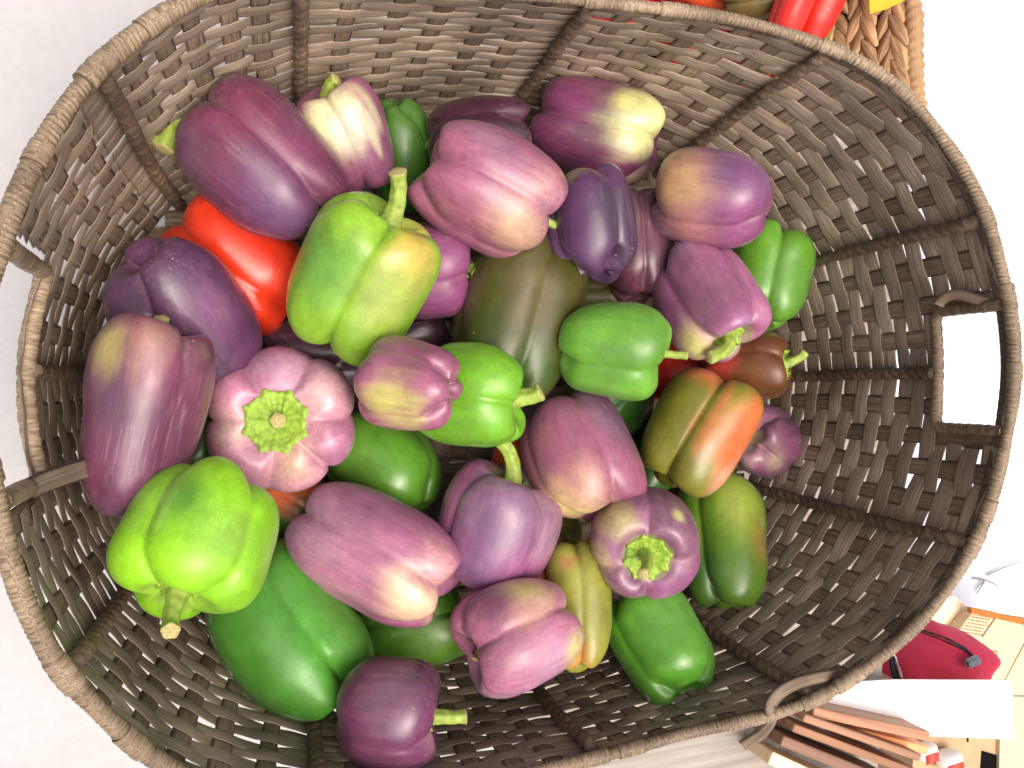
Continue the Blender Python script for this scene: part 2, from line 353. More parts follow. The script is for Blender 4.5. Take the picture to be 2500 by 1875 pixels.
for s_i, u in enumerate(stakes):
    rs = np.random.RandomState(500 + s_i)
    top = 1.0
    for hnd in HAND:
        if in_handle(u, 16, .0): top = (hnd[2] - .2) / NROW if in_handle(u, 16) and abs(((u - (hnd[0]+hnd[1])/2 + math.pi) % (2*math.pi)) - math.pi) < .3 else top
    n = 72; v = np.linspace(.0, top, n)
    du = .0035 * np.sin(v * 5 + rs.uniform(0, 6)) + rs.uniform(-.004, .004) * v
    rowf = v * NROW - .5
    off = -.0003 * np.cos(math.pi * rowf) * (1 if s_i % 2 == 0 else -1)
    C = wall(u + du, v, off); T = np.gradient(C, axis=0); T /= np.linalg.norm(T, axis=1)[:, None]
    side = wall(u + du + .01, v, off) - wall(u + du - .01, v, off); side /= np.linalg.norm(side, axis=1)[:, None]
    nn = np.cross(side, T); nn /= np.linalg.norm(nn, axis=1)[:, None]
    hw = .0056 * (1 + .1 * np.sin(v * 9 + s_i))
    prof = [(-1, -.3), (-.6, .5), (.6, .5), (1, -.3), (.5, -.5), (-.5, -.5)]
    V = np.stack([C + side * (a * hw)[:, None] + nn * (b * .0006) for a, b in prof], 1).reshape(-1, 3)
    s = np.concatenate([[0], np.cumsum(np.linalg.norm(np.diff(C, axis=0), axis=1))])
    uv = np.stack([np.repeat(s[:, None], 6, 1), np.stack([a * hw for a, b in prof], 1)], -1).reshape(-1, 2)
    mesh_obj('stake', V, grid_faces(n, 6, False, True), M_STAKE, basket, True, uv)
def rope_mod(pitch, strands=2, amp=.16, seed=0):
    ns = np.random.RandomState(seed).uniform(0, 6, 4)
    def f(s, a):
        ph = (a * 1.0 - s / pitch * 2 * math.pi) * strands / 2
        j = .05 * np.sin(s * 190 + ns[0]) + .04 * np.sin(s * 410 + ns[1])
        return 1 + amp * (np.abs(np.cos(ph)) - .6) + j
    return f
def wrap_mod(pitch, amp, seed, slant=1.0):
    rs = np.random.RandomState(seed); k = rs.uniform(.4, 1.6, 4000)
    def f(s, a):
        ph = s / pitch + slant * a / (2 * math.pi); c = np.floor(ph).astype(int); fr = ph - c
        prof = np.sin(np.clip(fr, 0, 1) * math.pi) ** .5
        h = k[c % 4000]
        return 1 + amp * h * (prof - .7) + .05 * np.sin(s * 63 + 1.3 * np.cos(a)) + .03 * np.sin(s * 171)
    return f
for k in range(12):
    u = RIB_U[k]; top = 1.0 if k not in (5, 11) else (.745 if k == 5 else .605)
    v = np.linspace(.0, top, 150)
    off = .0042 - .004 * smooth(v, .93, 1.0) * (1 if k not in (5, 11) else 0)
    V, Fq, uv = tube(wall(u + .004 * np.sin(v * 6 + k), v, off), .0041, 10, False, rope_mod(.016, 2, .22, k))
    mesh_obj('rib', V, Fq, M_RIB, basket, True, uv)
# the wrapped rim
ur = np.linspace(-math.pi, math.pi, 4600, endpoint=False)
rp = wall(ur, 1.0 + 0 * ur, .0) + np.array([0, 0, .002])
V, Fq, uv = tube(rp, (.0035 + .0009 * smooth(-np.cos(ur), -.2, .6)) * (1 + .10 * np.sin(ur * 23) * np.sin(ur * 7)), 12, True, wrap_mod(.0026, .16, 9, .8))
mesh_obj('rim', V, Fq, M_RIM, basket, True, uv)
V, Fq, uv = tube(wall(ur[::3], .972 + 0 * ur[::3], -.0012), .0022, 8, True, wrap_mod(.006, .12, 19, .8))
mesh_obj('rim_core', V, Fq, M_RIB, basket, True, uv)
# binding of wide strips where every rib and some stakes meet the rim
rsb = np.random.RandomState(77)
for u in list(RIB_U) + [stakes[i] for i in range(1, len(stakes), 5)]:
    wdt = rsb.uniform(.010, .017); uw = np.linspace(u - wdt / .25 / 2, u + wdt / .25 / 2, 26)
    V, Fq, uv = tube(wall(uw, 1.0 + 0 * uw, .0) + np.array([0, 0, .002]), (.0040 + .0010 * float(np.cos(u) < -.2)), 14, False, wrap_mod(.0055, .12, int(rsb.randint(900)), 1.4))
    mesh_obj('binding', V, Fq, M_RIM, basket, True, uv)
# handles: wrapped bars around the two openings
for hi_, (a, b, r0) in enumerate(HAND):
    vb = (r0 + .05) / NROW; t = np.linspace(0, 1, 40)
    lo = a; hi2 = b; sg = 1 if hi2 > lo else -1
    cu, cv = .045 * sg, .03
    path = [(lo, 1 - q * (1 - vb - cv)) for q in np.linspace(0, 1, 60)] + [(lo + cu * (1 - math.cos(q)), vb + cv * (1 - math.sin(q))) for q in np.linspace(.05, 1.57, 24)] \
         + [(lo + cu + (hi2 - lo - 2 * cu) * q, vb - .006 * math.sin(q * 3.14)) for q in np.linspace(.01, .99, 180)] \
         + [(hi2 - cu * (1 - math.cos(q)), vb + cv * (1 - math.sin(q))) for q in np.linspace(1.57, .05, 24)] + [(hi2, vb + cv + q * (1 - vb - cv)) for q in np.linspace(0, 1, 60)]
    path = np.array(path); pp = wall(path[:, 0], path[:, 1], .0008)
    V, Fq, uv = tube(pp, (.0044 if hi_ else .0035), 12, False, wrap_mod(.0075, .16, 40 + hi_, 1.5))
    mesh_obj('handle_bar', V, Fq, M_RIM, basket, True, uv)
# base: crossing strips
for i in range(-15, 16):
    y = i * .0130
    hx = A0 * math.sqrt(max(0, 1 - (y / B0) ** 2)) - .002
    if hx < .02: continue
    xs_ = np.linspace(-hx, hx, 120); z = .006 + .0012 * np.sin(xs_ / .026 * math.pi + i * math.pi)
    V = np.stack([np.stack([xs_, y + a + 0 * xs_, z + b], -1) for a, b in ((-.0055, 0), (.0055, 0), (.0055, -.0009), (-.0055, -.0009))], 1).reshape(-1, 3)
    uv = np.stack([np.repeat(xs_[:, None], 4, 1), np.repeat(np.array([[-.0055, .0055, .0055, -.0055]]), 120, 0)], -1).reshape(-1, 2)
    mesh_obj('base_strip', V, [f[::-1] for f in grid_faces(120, 4, False, True)], M_STAKE, basket, True, uv)
for i in range(-9, 10):
    x = i * .026
    hy = B0 * math.sqrt(max(0, 1 - (x / A0) ** 2)) - .002
    if hy < .02: continue
    ys_ = np.linspace(-hy, hy, 90); z = .0058 + .0012 * np.sin(ys_ / .013 * math.pi + (i + 1) * math.pi)
    V = np.stack([np.stack([x + a + 0 * ys_, ys_, z + b], -1) for a, b in ((-.007, 0), (.007, 0), (.007, -.0009), (-.007, -.0009))], 1).reshape(-1, 3)
    uv = np.stack([np.repeat(ys_[:, None], 4, 1), np.repeat(np.array([[-.007, .007, .007, -.007]]), 90, 0)], -1).reshape(-1, 2)
    mesh_obj('base_strip', V, grid_faces(90, 4, False, True), M_STAKE, basket, True, uv)
def free_strip(path, width_dir, hw, name, mat):
    P = np.array(path); n = len(P)
    if width_dir is None: width_dir = np.cross(np.gradient(P, axis=0), CAM[None] + np.array([.1, -.05, 0]) - P)
    wd = np.broadcast_to(np.asarray(width_dir, float), (n, 3)).copy(); wd /= np.linalg.norm(wd, axis=1)[:, None]
    T = np.gradient(P, axis=0); T /= np.linalg.norm(T, axis=1)[:, None]; wd -= T * (wd * T).sum(1)[:, None]; wd /= np.linalg.norm(wd, axis=1)[:, None]
    nn = np.cross(T, wd); hw = np.broadcast_to(hw, (n,))
    prof = [(-1, 0), (-.4, .6), (.4, .6), (1, 0), (.4, -.4), (-.4, -.4)]
    V = np.stack([P + wd * (a * hw)[:, None] + nn * (b * .0009) for a, b in prof], 1).reshape(-1, 3)
    s = np.concatenate([[0], np.cumsum(np.linalg.norm(np.diff(P, axis=0), axis=1))])
    uv = np.stack([np.repeat(s[:, None], 6, 1), np.stack([a * hw for a, b in prof], 1)], -1).reshape(-1, 2)
    return mesh_obj(name, V, grid_faces(n, 6, False, True) + [(5, 4, 3, 2, 1, 0), tuple((n - 1) * 6 + q for q in range(6))], mat, basket, True, uv)
def bez(pts, n=40):
    pts = np.array(pts, float); t = np.linspace(0, 1, n)[:, None]
    if len(pts) == 3: return (1-t)**2*pts[0] + 2*t*(1-t)*pts[1] + t*t*pts[2]
    return (1-t)**3*pts[0] + 3*t*(1-t)**2*pts[1] + 3*t*t*(1-t)*pts[2] + t**3*pts[3]
# the loose strip that loops over the rim at the lower right and dangles outside
pa = at_z(2060, 1645, .175); pb = at_z(1935, 1655, .190); pc = at_z(1880, 1725, .186); pd = at_z(1893, 1752, .160); pe = at_z(1860, 1790, .125); pf = at_z(1812, 1822, .115)
free_strip(np.concatenate([bez([pa, pb, at_z(1890, 1690, .195), pc], 30), bez([pc, at_z(1880, 1745, .19), at_z(1905, 1745, .15), pe], 30)[1:], bez([pe, (pe + pf) / 2, pf], 12)[1:]]), None, .0036, 'loose_strip', M_STAKE)
# the broken stake end that sticks out of the left wall
pl = at_z(70, 1195, .17); pm = at_z(140, 1160, .165); pn = at_z(222, 1140, .150)
free_strip(bez([pl, pm, pn], 16), (.25, -1, 0), .0052, 'loose_strip', M_STAKE)
# a curled end beside the right handle
free_strip(bez([at_z(2290, 745, .19), at_z(2325, 690, .20), at_z(2370, 745, .21), at_z(2440, 735, .222)], 26), None, .0034, 'loose_strip', M_STAKE)

# ------------------------------------------------------------------ peppers
PUR_D = (78, 38, 62); PUR = (104, 56, 90); PUR_V = (92, 58, 104); MAU = (152, 92, 126); PINK = (186, 122, 148); CREAM = (222, 222, 150); YEL = (196, 190, 92)
GRN = (76, 128, 38); GRN_D = (46, 92, 26); LIME = (124, 176, 44); OLI = (92, 86, 28); RED = (206, 42, 26); ORA = (226, 98, 34); BRN = (98, 60, 32)
# cx, cy in the 2212-px overview; ang = image direction of the stem end (degrees, 0 right, 90 up); tilt = stem towards the viewer
PEP = [
 # --- lowest layer first; it opens with dark filler peppers added to blacken the gaps
 dict(c=(880,725), ang=20, tilt=-5, L=190, W=150, col=(58,30,44), lab='added nearly black purple bell pepper filling the dark gap below the magenta one'),
 dict(c=(1180,1120), ang=120, tilt=-5, L=180, W=130, col=(108,112,46), lab='added murky olive bell pepper filling the gap above the slim olive-yellow one'),
 dict(c=(1420,985), ang=60, tilt=-5, L=180, W=130, col=GRN_D, lab='added dark green bell pepper filling the gap left of the olive and orange one'),
 dict(c=(1290,640), ang=0, tilt=-5, L=180, W=140, col=(72,70,26), lab='added dark olive bell pepper filling the gap below the violet one'),
 dict(c=(440,965), ang=70, tilt=-10, L=250, W=200, col=GRN_D, lab='added dark green bell pepper filling the shadow behind the long purple one'),
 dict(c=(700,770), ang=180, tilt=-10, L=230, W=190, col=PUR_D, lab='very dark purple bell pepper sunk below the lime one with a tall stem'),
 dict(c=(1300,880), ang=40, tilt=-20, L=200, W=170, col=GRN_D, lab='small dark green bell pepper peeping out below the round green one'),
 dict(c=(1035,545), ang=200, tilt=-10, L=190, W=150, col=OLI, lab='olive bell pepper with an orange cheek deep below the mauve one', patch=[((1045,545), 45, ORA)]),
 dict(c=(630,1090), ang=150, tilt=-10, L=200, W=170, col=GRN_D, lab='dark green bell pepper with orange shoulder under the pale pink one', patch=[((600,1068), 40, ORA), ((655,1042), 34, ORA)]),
 dict(c=(1135,1020), ang=90, tilt=-20, L=200, W=150, col=ORA, lab='orange bell pepper showing only a sliver between two mauve ones'),
 dict(c=(1480,800), ang=170, tilt=-10, L=190, W=150, col=RED, lab='red bell pepper mostly hidden behind the round green one'),
 dict(c=(1160,1225), ang=100, tilt=-10, L=180, W=140, col=(150,130,60), lab='small orange and green bell pepper between mauve and olive ones', patch=[((1158,1215), 55, ORA)]),
 dict(c=(875,335), ang=-80, tilt=-12, L=250, W=150, n=4, ed=0.16, col=GRN_D, gd=0.16, lab='narrow dark green bell pepper with knobbly end against the back wall', patch=[((870,250), 80, GRN)]),
 dict(c=(1030,300), ang=190, tilt=-8, L=240, W=185, n=4, ed=0.27, col=(66,28,50), gloss=1, roll=0.2, gd=0.2, lab='darkest glossy purple bell pepper against the back basket wall'),
 dict(c=(1375,530), ang=95, tilt=-15, L=250, W=170, col=(98,50,68), lab='dull plum bell pepper squeezed behind the violet one'),
 dict(c=(1660,597), ang=80, tilt=-15, L=225, W=190, n=3, roll=0.25, col=(88,142,44), gd=0.2, lab='two-lobed green bell pepper at the far right below the basket wall', patch=[((1700,590), 60, (98,160,50))]),
 dict(c=(1612,792), ang=5, tilt=12, L=195, W=150, n=3, roll=.5, col=BRN, stem=((1738,762), .0, .75), lab='brown bell pepper with red cheek and thin stem pointing right', patch=[((1535,775), 55, (214,52,28)), ((1580,745), 30, (110,64,30))]),
 dict(c=(1645,950), ang=-20, tilt=-68, L=150, W=155, n=4, ed=.2, col=(140,84,120), lab='small round purple bell pepper with a cream star at its end', patch=[((1632,940), 26, (214,196,150)), ((1680,1000), 30, (196,170,146)), ((1605,985), 40, (196,150,158)), ((1660,900), 40, (150,92,128))]),
 dict(c=(1565,1165), ang=92, tilt=-14, L=300, W=195, n=3, roll=0.46, col=(84,122,34), gd=0.2, lab='long green bell pepper with yellow top beside the right wall', patch=[((1590,1075), 75, (150,170,40)), ((1650,1180), 40, (150,120,50)), ((1520,1230), 60, (70,116,40))]),
 dict(c=(1253,1300), ang=92, tilt=-5, L=290, W=145, n=3, roll=.2, tap=.1, col=(134,138,58), lab='slim olive-yellow bell pepper standing below the mauve peppers', patch=[((1238,1420), 44, (190,140,48)), ((1225,1215), 20, (180,128,62))]),
 dict(c=(1425,1378), ang=118, tilt=-8, L=265, W=205, n=3, roll=0.54, tap=.06, col=(76,138,38), gd=0.15, lab='smooth dark green bell pepper lying nearest the lower right wall', patch=[((1480,1330), 70, (92,158,46))]),
 dict(c=(890,1350), ang=190, tilt=-10, L=250, W=190, n=3, roll=.2, col=(88,142,44), gd=0.18, lab='green bell pepper half hidden under the long mauve one', patch=[((930,1370), 50, (120,160,80))]),
 dict(c=(835,1010), ang=130, tilt=-15, L=260, W=230, n=3, roll=.8, col=(72,124,34), lab='green bell pepper wedged below the pale pink six-lobed one'),
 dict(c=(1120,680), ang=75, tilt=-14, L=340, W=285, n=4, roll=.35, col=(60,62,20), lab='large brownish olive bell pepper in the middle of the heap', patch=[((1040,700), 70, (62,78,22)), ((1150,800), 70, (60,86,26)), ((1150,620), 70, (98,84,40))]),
 dict(c=(930,585), ang=5, tilt=8, L=200, W=215, n=4, roll=.4, col=(150,80,128), stem=((1034,592), .012, 1.0), lab='magenta bell pepper with curved ridged stem behind the tall-stemmed lime one'),
 dict(c=(518,575), ang=140, tilt=-10, L=330, W=255, n=3, roll=.4, col=(206,52,26), lab='only bright red bell pepper lying in the big basket'),
 dict(c=(400,690), ang=-62, tilt=-28, L=360, W=285, n=3, roll=0.125, ed=.16, col=(92,52,88), gd=0.18, lab='large dark violet bell pepper leaning on the left wall', patch=[((450,660), 70, (126,72,116))]),
 dict(c=(615,1365), ang=128, tilt=-8, L=390, W=300, n=4, roll=0.33, ed=.12, col=(66,130,42), gd=0.16, lab='biggest dark green bell pepper in the lower left of the basket', patch=[((740,1360), 90, (84,146,40))]),
 dict(c=(1290,290), ang=168, tilt=-8, L=285, W=225, n=4, roll=0.39, col=(114,54,92), gd=0.13, lab='purple bell pepper with a big pale yellow end by the back wall', patch=[((1390,275), 78, (226,230,150)), ((1350,215), 36, (206,206,120)), ((1375,385), 36, (200,160,150))]),
 dict(c=(750,300), ang=112, tilt=10, L=240, W=195, n=3, tap=.12, col=(146,84,120), stem=((727,172), .006, 1.0), lab='cream-topped purple bell pepper with curled stem at the back wall', patch=[((718,250), 74, (226,224,166)), ((768,285), 46, (222,206,180))]),
 dict(c=(1535,425), ang=172, tilt=-10, L=265, W=218, n=3, roll=0.5, col=(138,78,120), gd=0.15, lab='mauve bell pepper with tan yellow cheek at the upper right', patch=[((1450,395), 80, (196,150,100)), ((1480,500), 60, (180,116,116)), ((1610,370), 60, (120,66,120))]),
 dict(c=(310,895), ang=80, tilt=6, L=420, W=258, n=3, roll=0.0, tap=.13, ed=0.24, col=(116,60,88), stem=((347,688), .004, .9), gd=0.14, lab='long purple bell pepper with yellowish shoulder against the left wall', patch=[((235,745), 55, (172,156,84)), ((320,735), 50, (170,120,104)), ((300,1010), 80, (108,52,92))]),
 dict(c=(1015,850), ang=-4, tilt=14, L=240, W=232, n=4, roll=.5, col=(94,152,34), stem=((1168,848), .004, 1.25), calyx=1, lab='bright green bell pepper with thick pale stem pointing right'),
 dict(c=(1505,930), ang=58, tilt=-12, L=285, W=215, n=3, roll=0.25, gd=0.22, col=(112,112,38), lab='olive bell pepper with a glowing orange right side', patch=[((1596,935), 76, (246,92,26)), ((1530,805), 44, (190,96,36)), ((1560,1040), 40, (216,150,110))]),
 dict(c=(1325,750), ang=-6, tilt=4, L=250, W=212, n=3, roll=0.0, col=(92,150,52), stem=((1484,768), .0, .6), gd=0.18, lab='round green bell pepper with a short thin stem right of centre'),
 dict(c=(1250,985), ang=112, tilt=-14, L=285, W=250, n=4, roll=0.1, tap=-.03, col=(150,86,114), gd=0.1, lab='mauve bell pepper with yellow lower tip right of the centre', patch=[((1225,1095), 70, (212,192,110)), ((1320,900), 70, (122,84,116)), ((1260,1040), 60, (190,138,120))]),
 dict(c=(1275,490), ang=100, tilt=-12, L=262, W=200, n=4, roll=0.12, ed=0.27, gd=0.2, col=(84,50,88), lab='dark violet bell pepper with four pointed lobes at its lower end', patch=[((1235,372), 40, (166,160,88)), ((1335,450), 66, (72,52,78))]),
 dict(c=(885,830), ang=172, tilt=-22, L=235, W=200, n=4, roll=0.0, ed=0.2, tap=.1, col=(146,86,114), gd=0.14, lab='small mauve bell pepper with round yellow patch beside the pink one', patch=[((828,858), 62, (196,186,92)), ((880,900), 36, (190,166,110))]),
 dict(c=(1530,652), ang=-58, tilt=28, L=262, W=215, n=4, roll=0.22, col=(164,100,140), stem=((1532,772), .020, .95), calyx=1, gd=0.16, lab='mauve bell pepper whose yellow-based stem curls down to the left', patch=[((1500,752), 46, (206,204,110)), ((1530,600), 70, (150,88,124))]),
 dict(c=(1392,1166), ang=-80, tilt=66, L=215, W=238, n=4, roll=.6, col=(140,86,124), stem=((1388,1240), .028, .8), calyx=2, gd=0.09, lab='purple and yellow bell pepper facing up with star-shaped green calyx', patch=[((1320,1110), 60, (200,186,120)), ((1470,1115), 14, (222,222,130)), ((1300,1210), 40, (182,158,122))]),
 dict(c=(1060,412), ang=-28, tilt=-6, L=305, W=262, n=4, roll=0.75, col=(154,92,118), stem=((1200,487), -.004, .7), gd=0.125, lab='large mauve bell pepper with fine pale streaks near the back', patch=[((1120,490), 76, (198,156,122)), ((1170,400), 60, (196,138,138)), ((960,330), 60, (128,80,96))]),
 dict(c=(1075,1140), ang=72, tilt=14, L=270, W=255, n=4, roll=0.06, col=(160,96,138), stem=((1078,948), .012, 1.1), calyx=1, gd=0.17, lab='mauve bell pepper with upright hooked pale stem in the centre', patch=[((1040,1240), 80, (124,80,126)), ((1130,1060), 50, (176,112,140))]),
 dict(c=(1120,1368), ang=205, tilt=14, L=250, W=250, n=4, roll=0.5, gd=0.18, col=(178,112,142), stem=((1026,1424), .002, .55), brown=1, lab='knobbly pink bell pepper with brown stub stem near the bottom', patch=[((1125,1275), 60, (200,182,110)), ((1140,1330), 40, (206,150,140)), ((1060,1310), 50, (140,80,112)), ((1240,1400), 40, (212,196,130))]),
 dict(c=(838,1538), ang=-6, tilt=6, L=235, W=252, n=3, roll=0.92, col=(106,54,88), stem=((1006,1548), .0, .95), gd=0.18, lab='dark purple bell pepper with cut stem at the bottom edge', patch=[((850,1490), 60, (126,82,110)), ((930,1590), 40, (150,96,128))]),  # lower right patch paints a highlight into the skin colour
 dict(c=(565,352), ang=135, tilt=-12, L=350, W=296, n=4, roll=0.28, col=(112,54,86), stem=((350,322), .008, 1.5), sdir=1, gd=0.17, lab='largest purple bell pepper at the upper left with stem pointing left', patch=[((540,215), 80, (118,48,78)), ((600,470), 90, (108,66,110))]),  # grey-violet patch is the highlight, painted into the skin
 dict(c=(612,902), ang=200, tilt=80, L=270, W=322, n=6, roll=0.2, gd=0.17, col=(196,130,158), stem=((600,908), .012, 1.0), calyx=3, lab='pale pink six-lobed bell pepper facing up with round green calyx', patch=[((510,930), 56, (226,186,178)), ((690,850), 50, (222,168,170)), ((640,1000), 60, (206,166,140)), ((740,980), 60, (176,106,150))]),
 dict(c=(782,592), ang=62, tilt=16, L=355, W=302, n=4, roll=0.5, gd=0.17, col=(118,166,44), stem=((858,372), .012, 1.15), calyx=1, lab='lime and yellow bell pepper with the tallest upright stem', patch=[((890,560), 62, (206,170,50)), ((900,500), 50, (190,190,50)), ((840,640), 70, (158,180,70)), ((680,560), 80, (104,166,54))]),
 dict(c=(805,1190), ang=152, tilt=-10, L=385, W=258, n=4, roll=0.35, tap=-.04, col=(164,98,136), gd=0.09, lab='long smooth mauve bell pepper across the lower middle', patch=[((890,1290), 70, (226,196,150)), ((940,1220), 60, (206,142,150)), ((780,1100), 90, (148,88,128))]),
 dict(c=(425,1165), ang=-106, tilt=20, L=320, W=325, n=4, roll=0.02, gd=0.16, col=(126,188,36), stem=((368,1364), .016, .98), calyx=1, lab='glossy lime green bell pepper with thick stem at the lower left', patch=[((400,1060), 70, (96,160,36)), ((500,1130), 80, (142,200,44))]),
]
NT, NP = 112, 60
TH = np.linspace(0, 2 * math.pi, NT, endpoint=False)
PH = np.concatenate([[.0], np.linspace(.06, math.pi - .06, NP - 2), [math.pi]])
def pepper_shape(d, seed):
    """unit-free pepper: axis +z towards the stem; returns verts (NP*NT) for length L and width W in px"""
    rs = np.random.RandomState(seed)
    n = d.get('n', 4 if rs.rand() < .5 else 3); gd = d.get('gd', .14) * 1.12; ed_ = d.get('ed', .11); tap = d.get('tap', .05)
    L, W = d['L'], d['W']
    warp = TH + .16 * np.sin(TH + rs.uniform(0, 6)) + .10 * np.sin(2 * TH + rs.uniform(0, 6)) + d.get('roll', rs.uniform(0, 1)) * 2 * math.pi / n
    lob = np.abs(np.cos(warp * n / 2)); g_ = lob ** .5
    k = np.floor((warp * n / (2 * math.pi)) + .5).astype(int) % n
    amp_l = rs.uniform(.90, 1.05, n)[k]
    amp_l = np.convolve(np.concatenate([amp_l[-8:], amp_l, amp_l[:8]]), np.hanning(11) / np.hanning(11).sum(), 'same')[8:-8]
    zl_s = rs.uniform(-.05, .05, n)[k]; zl_b = rs.uniform(-.06, .06, n)[k]
    zl_s = np.convolve(np.concatenate([zl_s[-8:], zl_s, zl_s[:8]]), np.hanning(13) / np.hanning(13).sum(), 'same')[8:-8]
    zl_b = np.convolve(np.concatenate([zl_b[-8:], zl_b, zl_b[:8]]), np.hanning(13) / np.hanning(13).sum(), 'same')[8:-8]
    ph = PH[:, None]; s, c = np.sin(ph), np.cos(ph)
    r = np.abs(s) ** .5; z = np.sign(c) * np.abs(c) ** .62 * .5
    end = smooth(np.abs(c), .15, .95)
    G = (gd * (.7 + .9 * end)) * (1 - g_)[None, :]
    rad = r * (1 - G) * (1 + (amp_l - 1)[None, :] * (.4 + .6 * end))
    top = c > 0
    rr = np.clip(r, 0, 1)
    # stem cavity and blossom dimple
    cav = np.where(top, .21 * np.exp(-(rr / .42) ** 2.4), 0)
    dim = np.where(~top, (.10 + .5 * ed_) * np.exp(-(rr / .36) ** 2), 0)
    zz = z - cav + dim
    lf = smooth(rr, .25, .75) * end
    zz = zz - np.where(top, .075, 0) * lf * (1 - g_)[None, :] + np.where(top, 1, 0) * lf * zl_s[None, :]
    zz = zz + np.where(~top, ed_, 0) * lf * (1 - g_)[None, :] + np.where(~top, 1, 0) * lf * zl_b[None, :]
    rad = rad * (1 + 2 * tap * zz) * (1 - .05 * (zz * 2) ** 2)
    x = rad * np.cos(TH)[None, :] * W / 2; y = rad * np.sin(TH)[None, :] * W / 2; z3 = zz * L
    bend = rs.uniform(-.10, .10) * W; bd = rs.uniform(0, 6.28)
    x = x + bend * math.cos(bd) * (zz * 2) ** 2; y = y + bend * math.sin(bd) * (zz * 2) ** 2
    V = np.stack([x, y, z3 + 0 * x], -1).reshape(-1, 3)
    nr = V / np.maximum(np.linalg.norm(V, axis=1), 1e-6)[:, None]
    dsp = Noise(seed + 11, 3.0)(V / (W / 2)) * .014 * W + Noise(seed + 12, 8.0)(V / (W / 2)) * .0035 * W
    V = V + nr * dsp[:, None]
    V[:NT] = V[:NT].mean(0); V[-NT:] = V[-NT:].mean(0)
    return V, G.reshape(-1) / max(gd, 1e-3), zz.reshape(-1), k
SKIN_F = []
for i in range(NP - 1):
    for j in range(NT):
        a, b = i * NT + j, i * NT + (j + 1) % NT; c_, d_ = (i + 1) * NT + (j + 1) % NT, (i + 1) * NT + j
        if i == 0: SKIN_F.append((0, d_, c_))
        elif i == NP - 2: SKIN_F.append((a, (NP - 1) * NT, b))
        else: SKIN_F.append((a, d_, c_, b))
def pose_frame(px, py, ang, tilt):
    rd = ray(px, py); rd = rd / np.linalg.norm(rd)
    zc = -rd; xc = CR[:, 0] - zc * (CR[:, 0] @ zc); xc /= np.linalg.norm(xc); yc = np.cross(zc, xc)
    a, t = math.radians(ang), math.radians(tilt)
    ax = xc * math.cos(a) * math.cos(t) + yc * math.sin(a) * math.cos(t) + zc * math.sin(t)
    side = np.cross(ax, zc); side /= np.linalg.norm(side); third = np.cross(ax, side)
    return rd, np.stack([side, third, ax], 1), zc
def inside_margin(P):
    """distance-like margin inside the wall (positive inside)"""
    u = np.arctan2(P[:, 1] / B0, P[:, 0] / A0); h = Hrim(u); v = np.clip((P[:, 2] - .006) / (h - .006), 0, 1.2)
    Wp = wall(u, v); return np.hypot(Wp[:, 0], Wp[:, 1]) - np.hypot(P[:, 0], P[:, 1])
placed = []     # (centres, radii)
def spheres(d, C, R, s):
    L, W = d['L'] * s, d['W'] * s; r = .46 * W; h = max(0.0, L / 2 - .88 * r)
    ts = np.array([-1, -.5, 0, .5, 1]) * h
    return C[None, :] + ts[:, None] * R[:, 2][None, :], np.array([r * .86, r * .97, r, r * .98, r * .9])
def settle(d, floor_z, use_wall=True, others=placed, zmax=.26, tol=.10):
    px, py = d['c'][0] * OV, d['c'][1] * OV
    rd, R, zc = pose_frame(px, py, d['ang'], d['tilt'])
    cosr = float(-(rd @ CR[:, 2])) ; best = None
    z = d.get('zmax', zmax)
    while True:
        t = (z - CAM[2]) / rd[2]; C = CAM + rd * t; s = t * cosr / F_PX * OV
        cs, rr = spheres(d, C, R, s); bad = False
        if (cs[:, 2] - rr).min() < floor_z: bad = True
        if use_wall and not bad and (inside_margin(cs) - rr).min() < -.004: bad = True
        if not bad:
            for (oc, orr) in others:
                dd = np.linalg.norm(cs[:, None] - oc[None], axis=2); 
                if (dd - (1 - tol) * (rr[:, None] + orr[None])).min() < 0: bad = True; break
        if bad and best is not None: break
        if not bad: best = (C.copy(), R, s, z)
        elif z < d.get('zmax', zmax) - .20 and best is None:
            best = (C.copy(), R, s, z); break
        z -= .002
    others.append(spheres(d, best[0], best[1], best[2]))
    return best
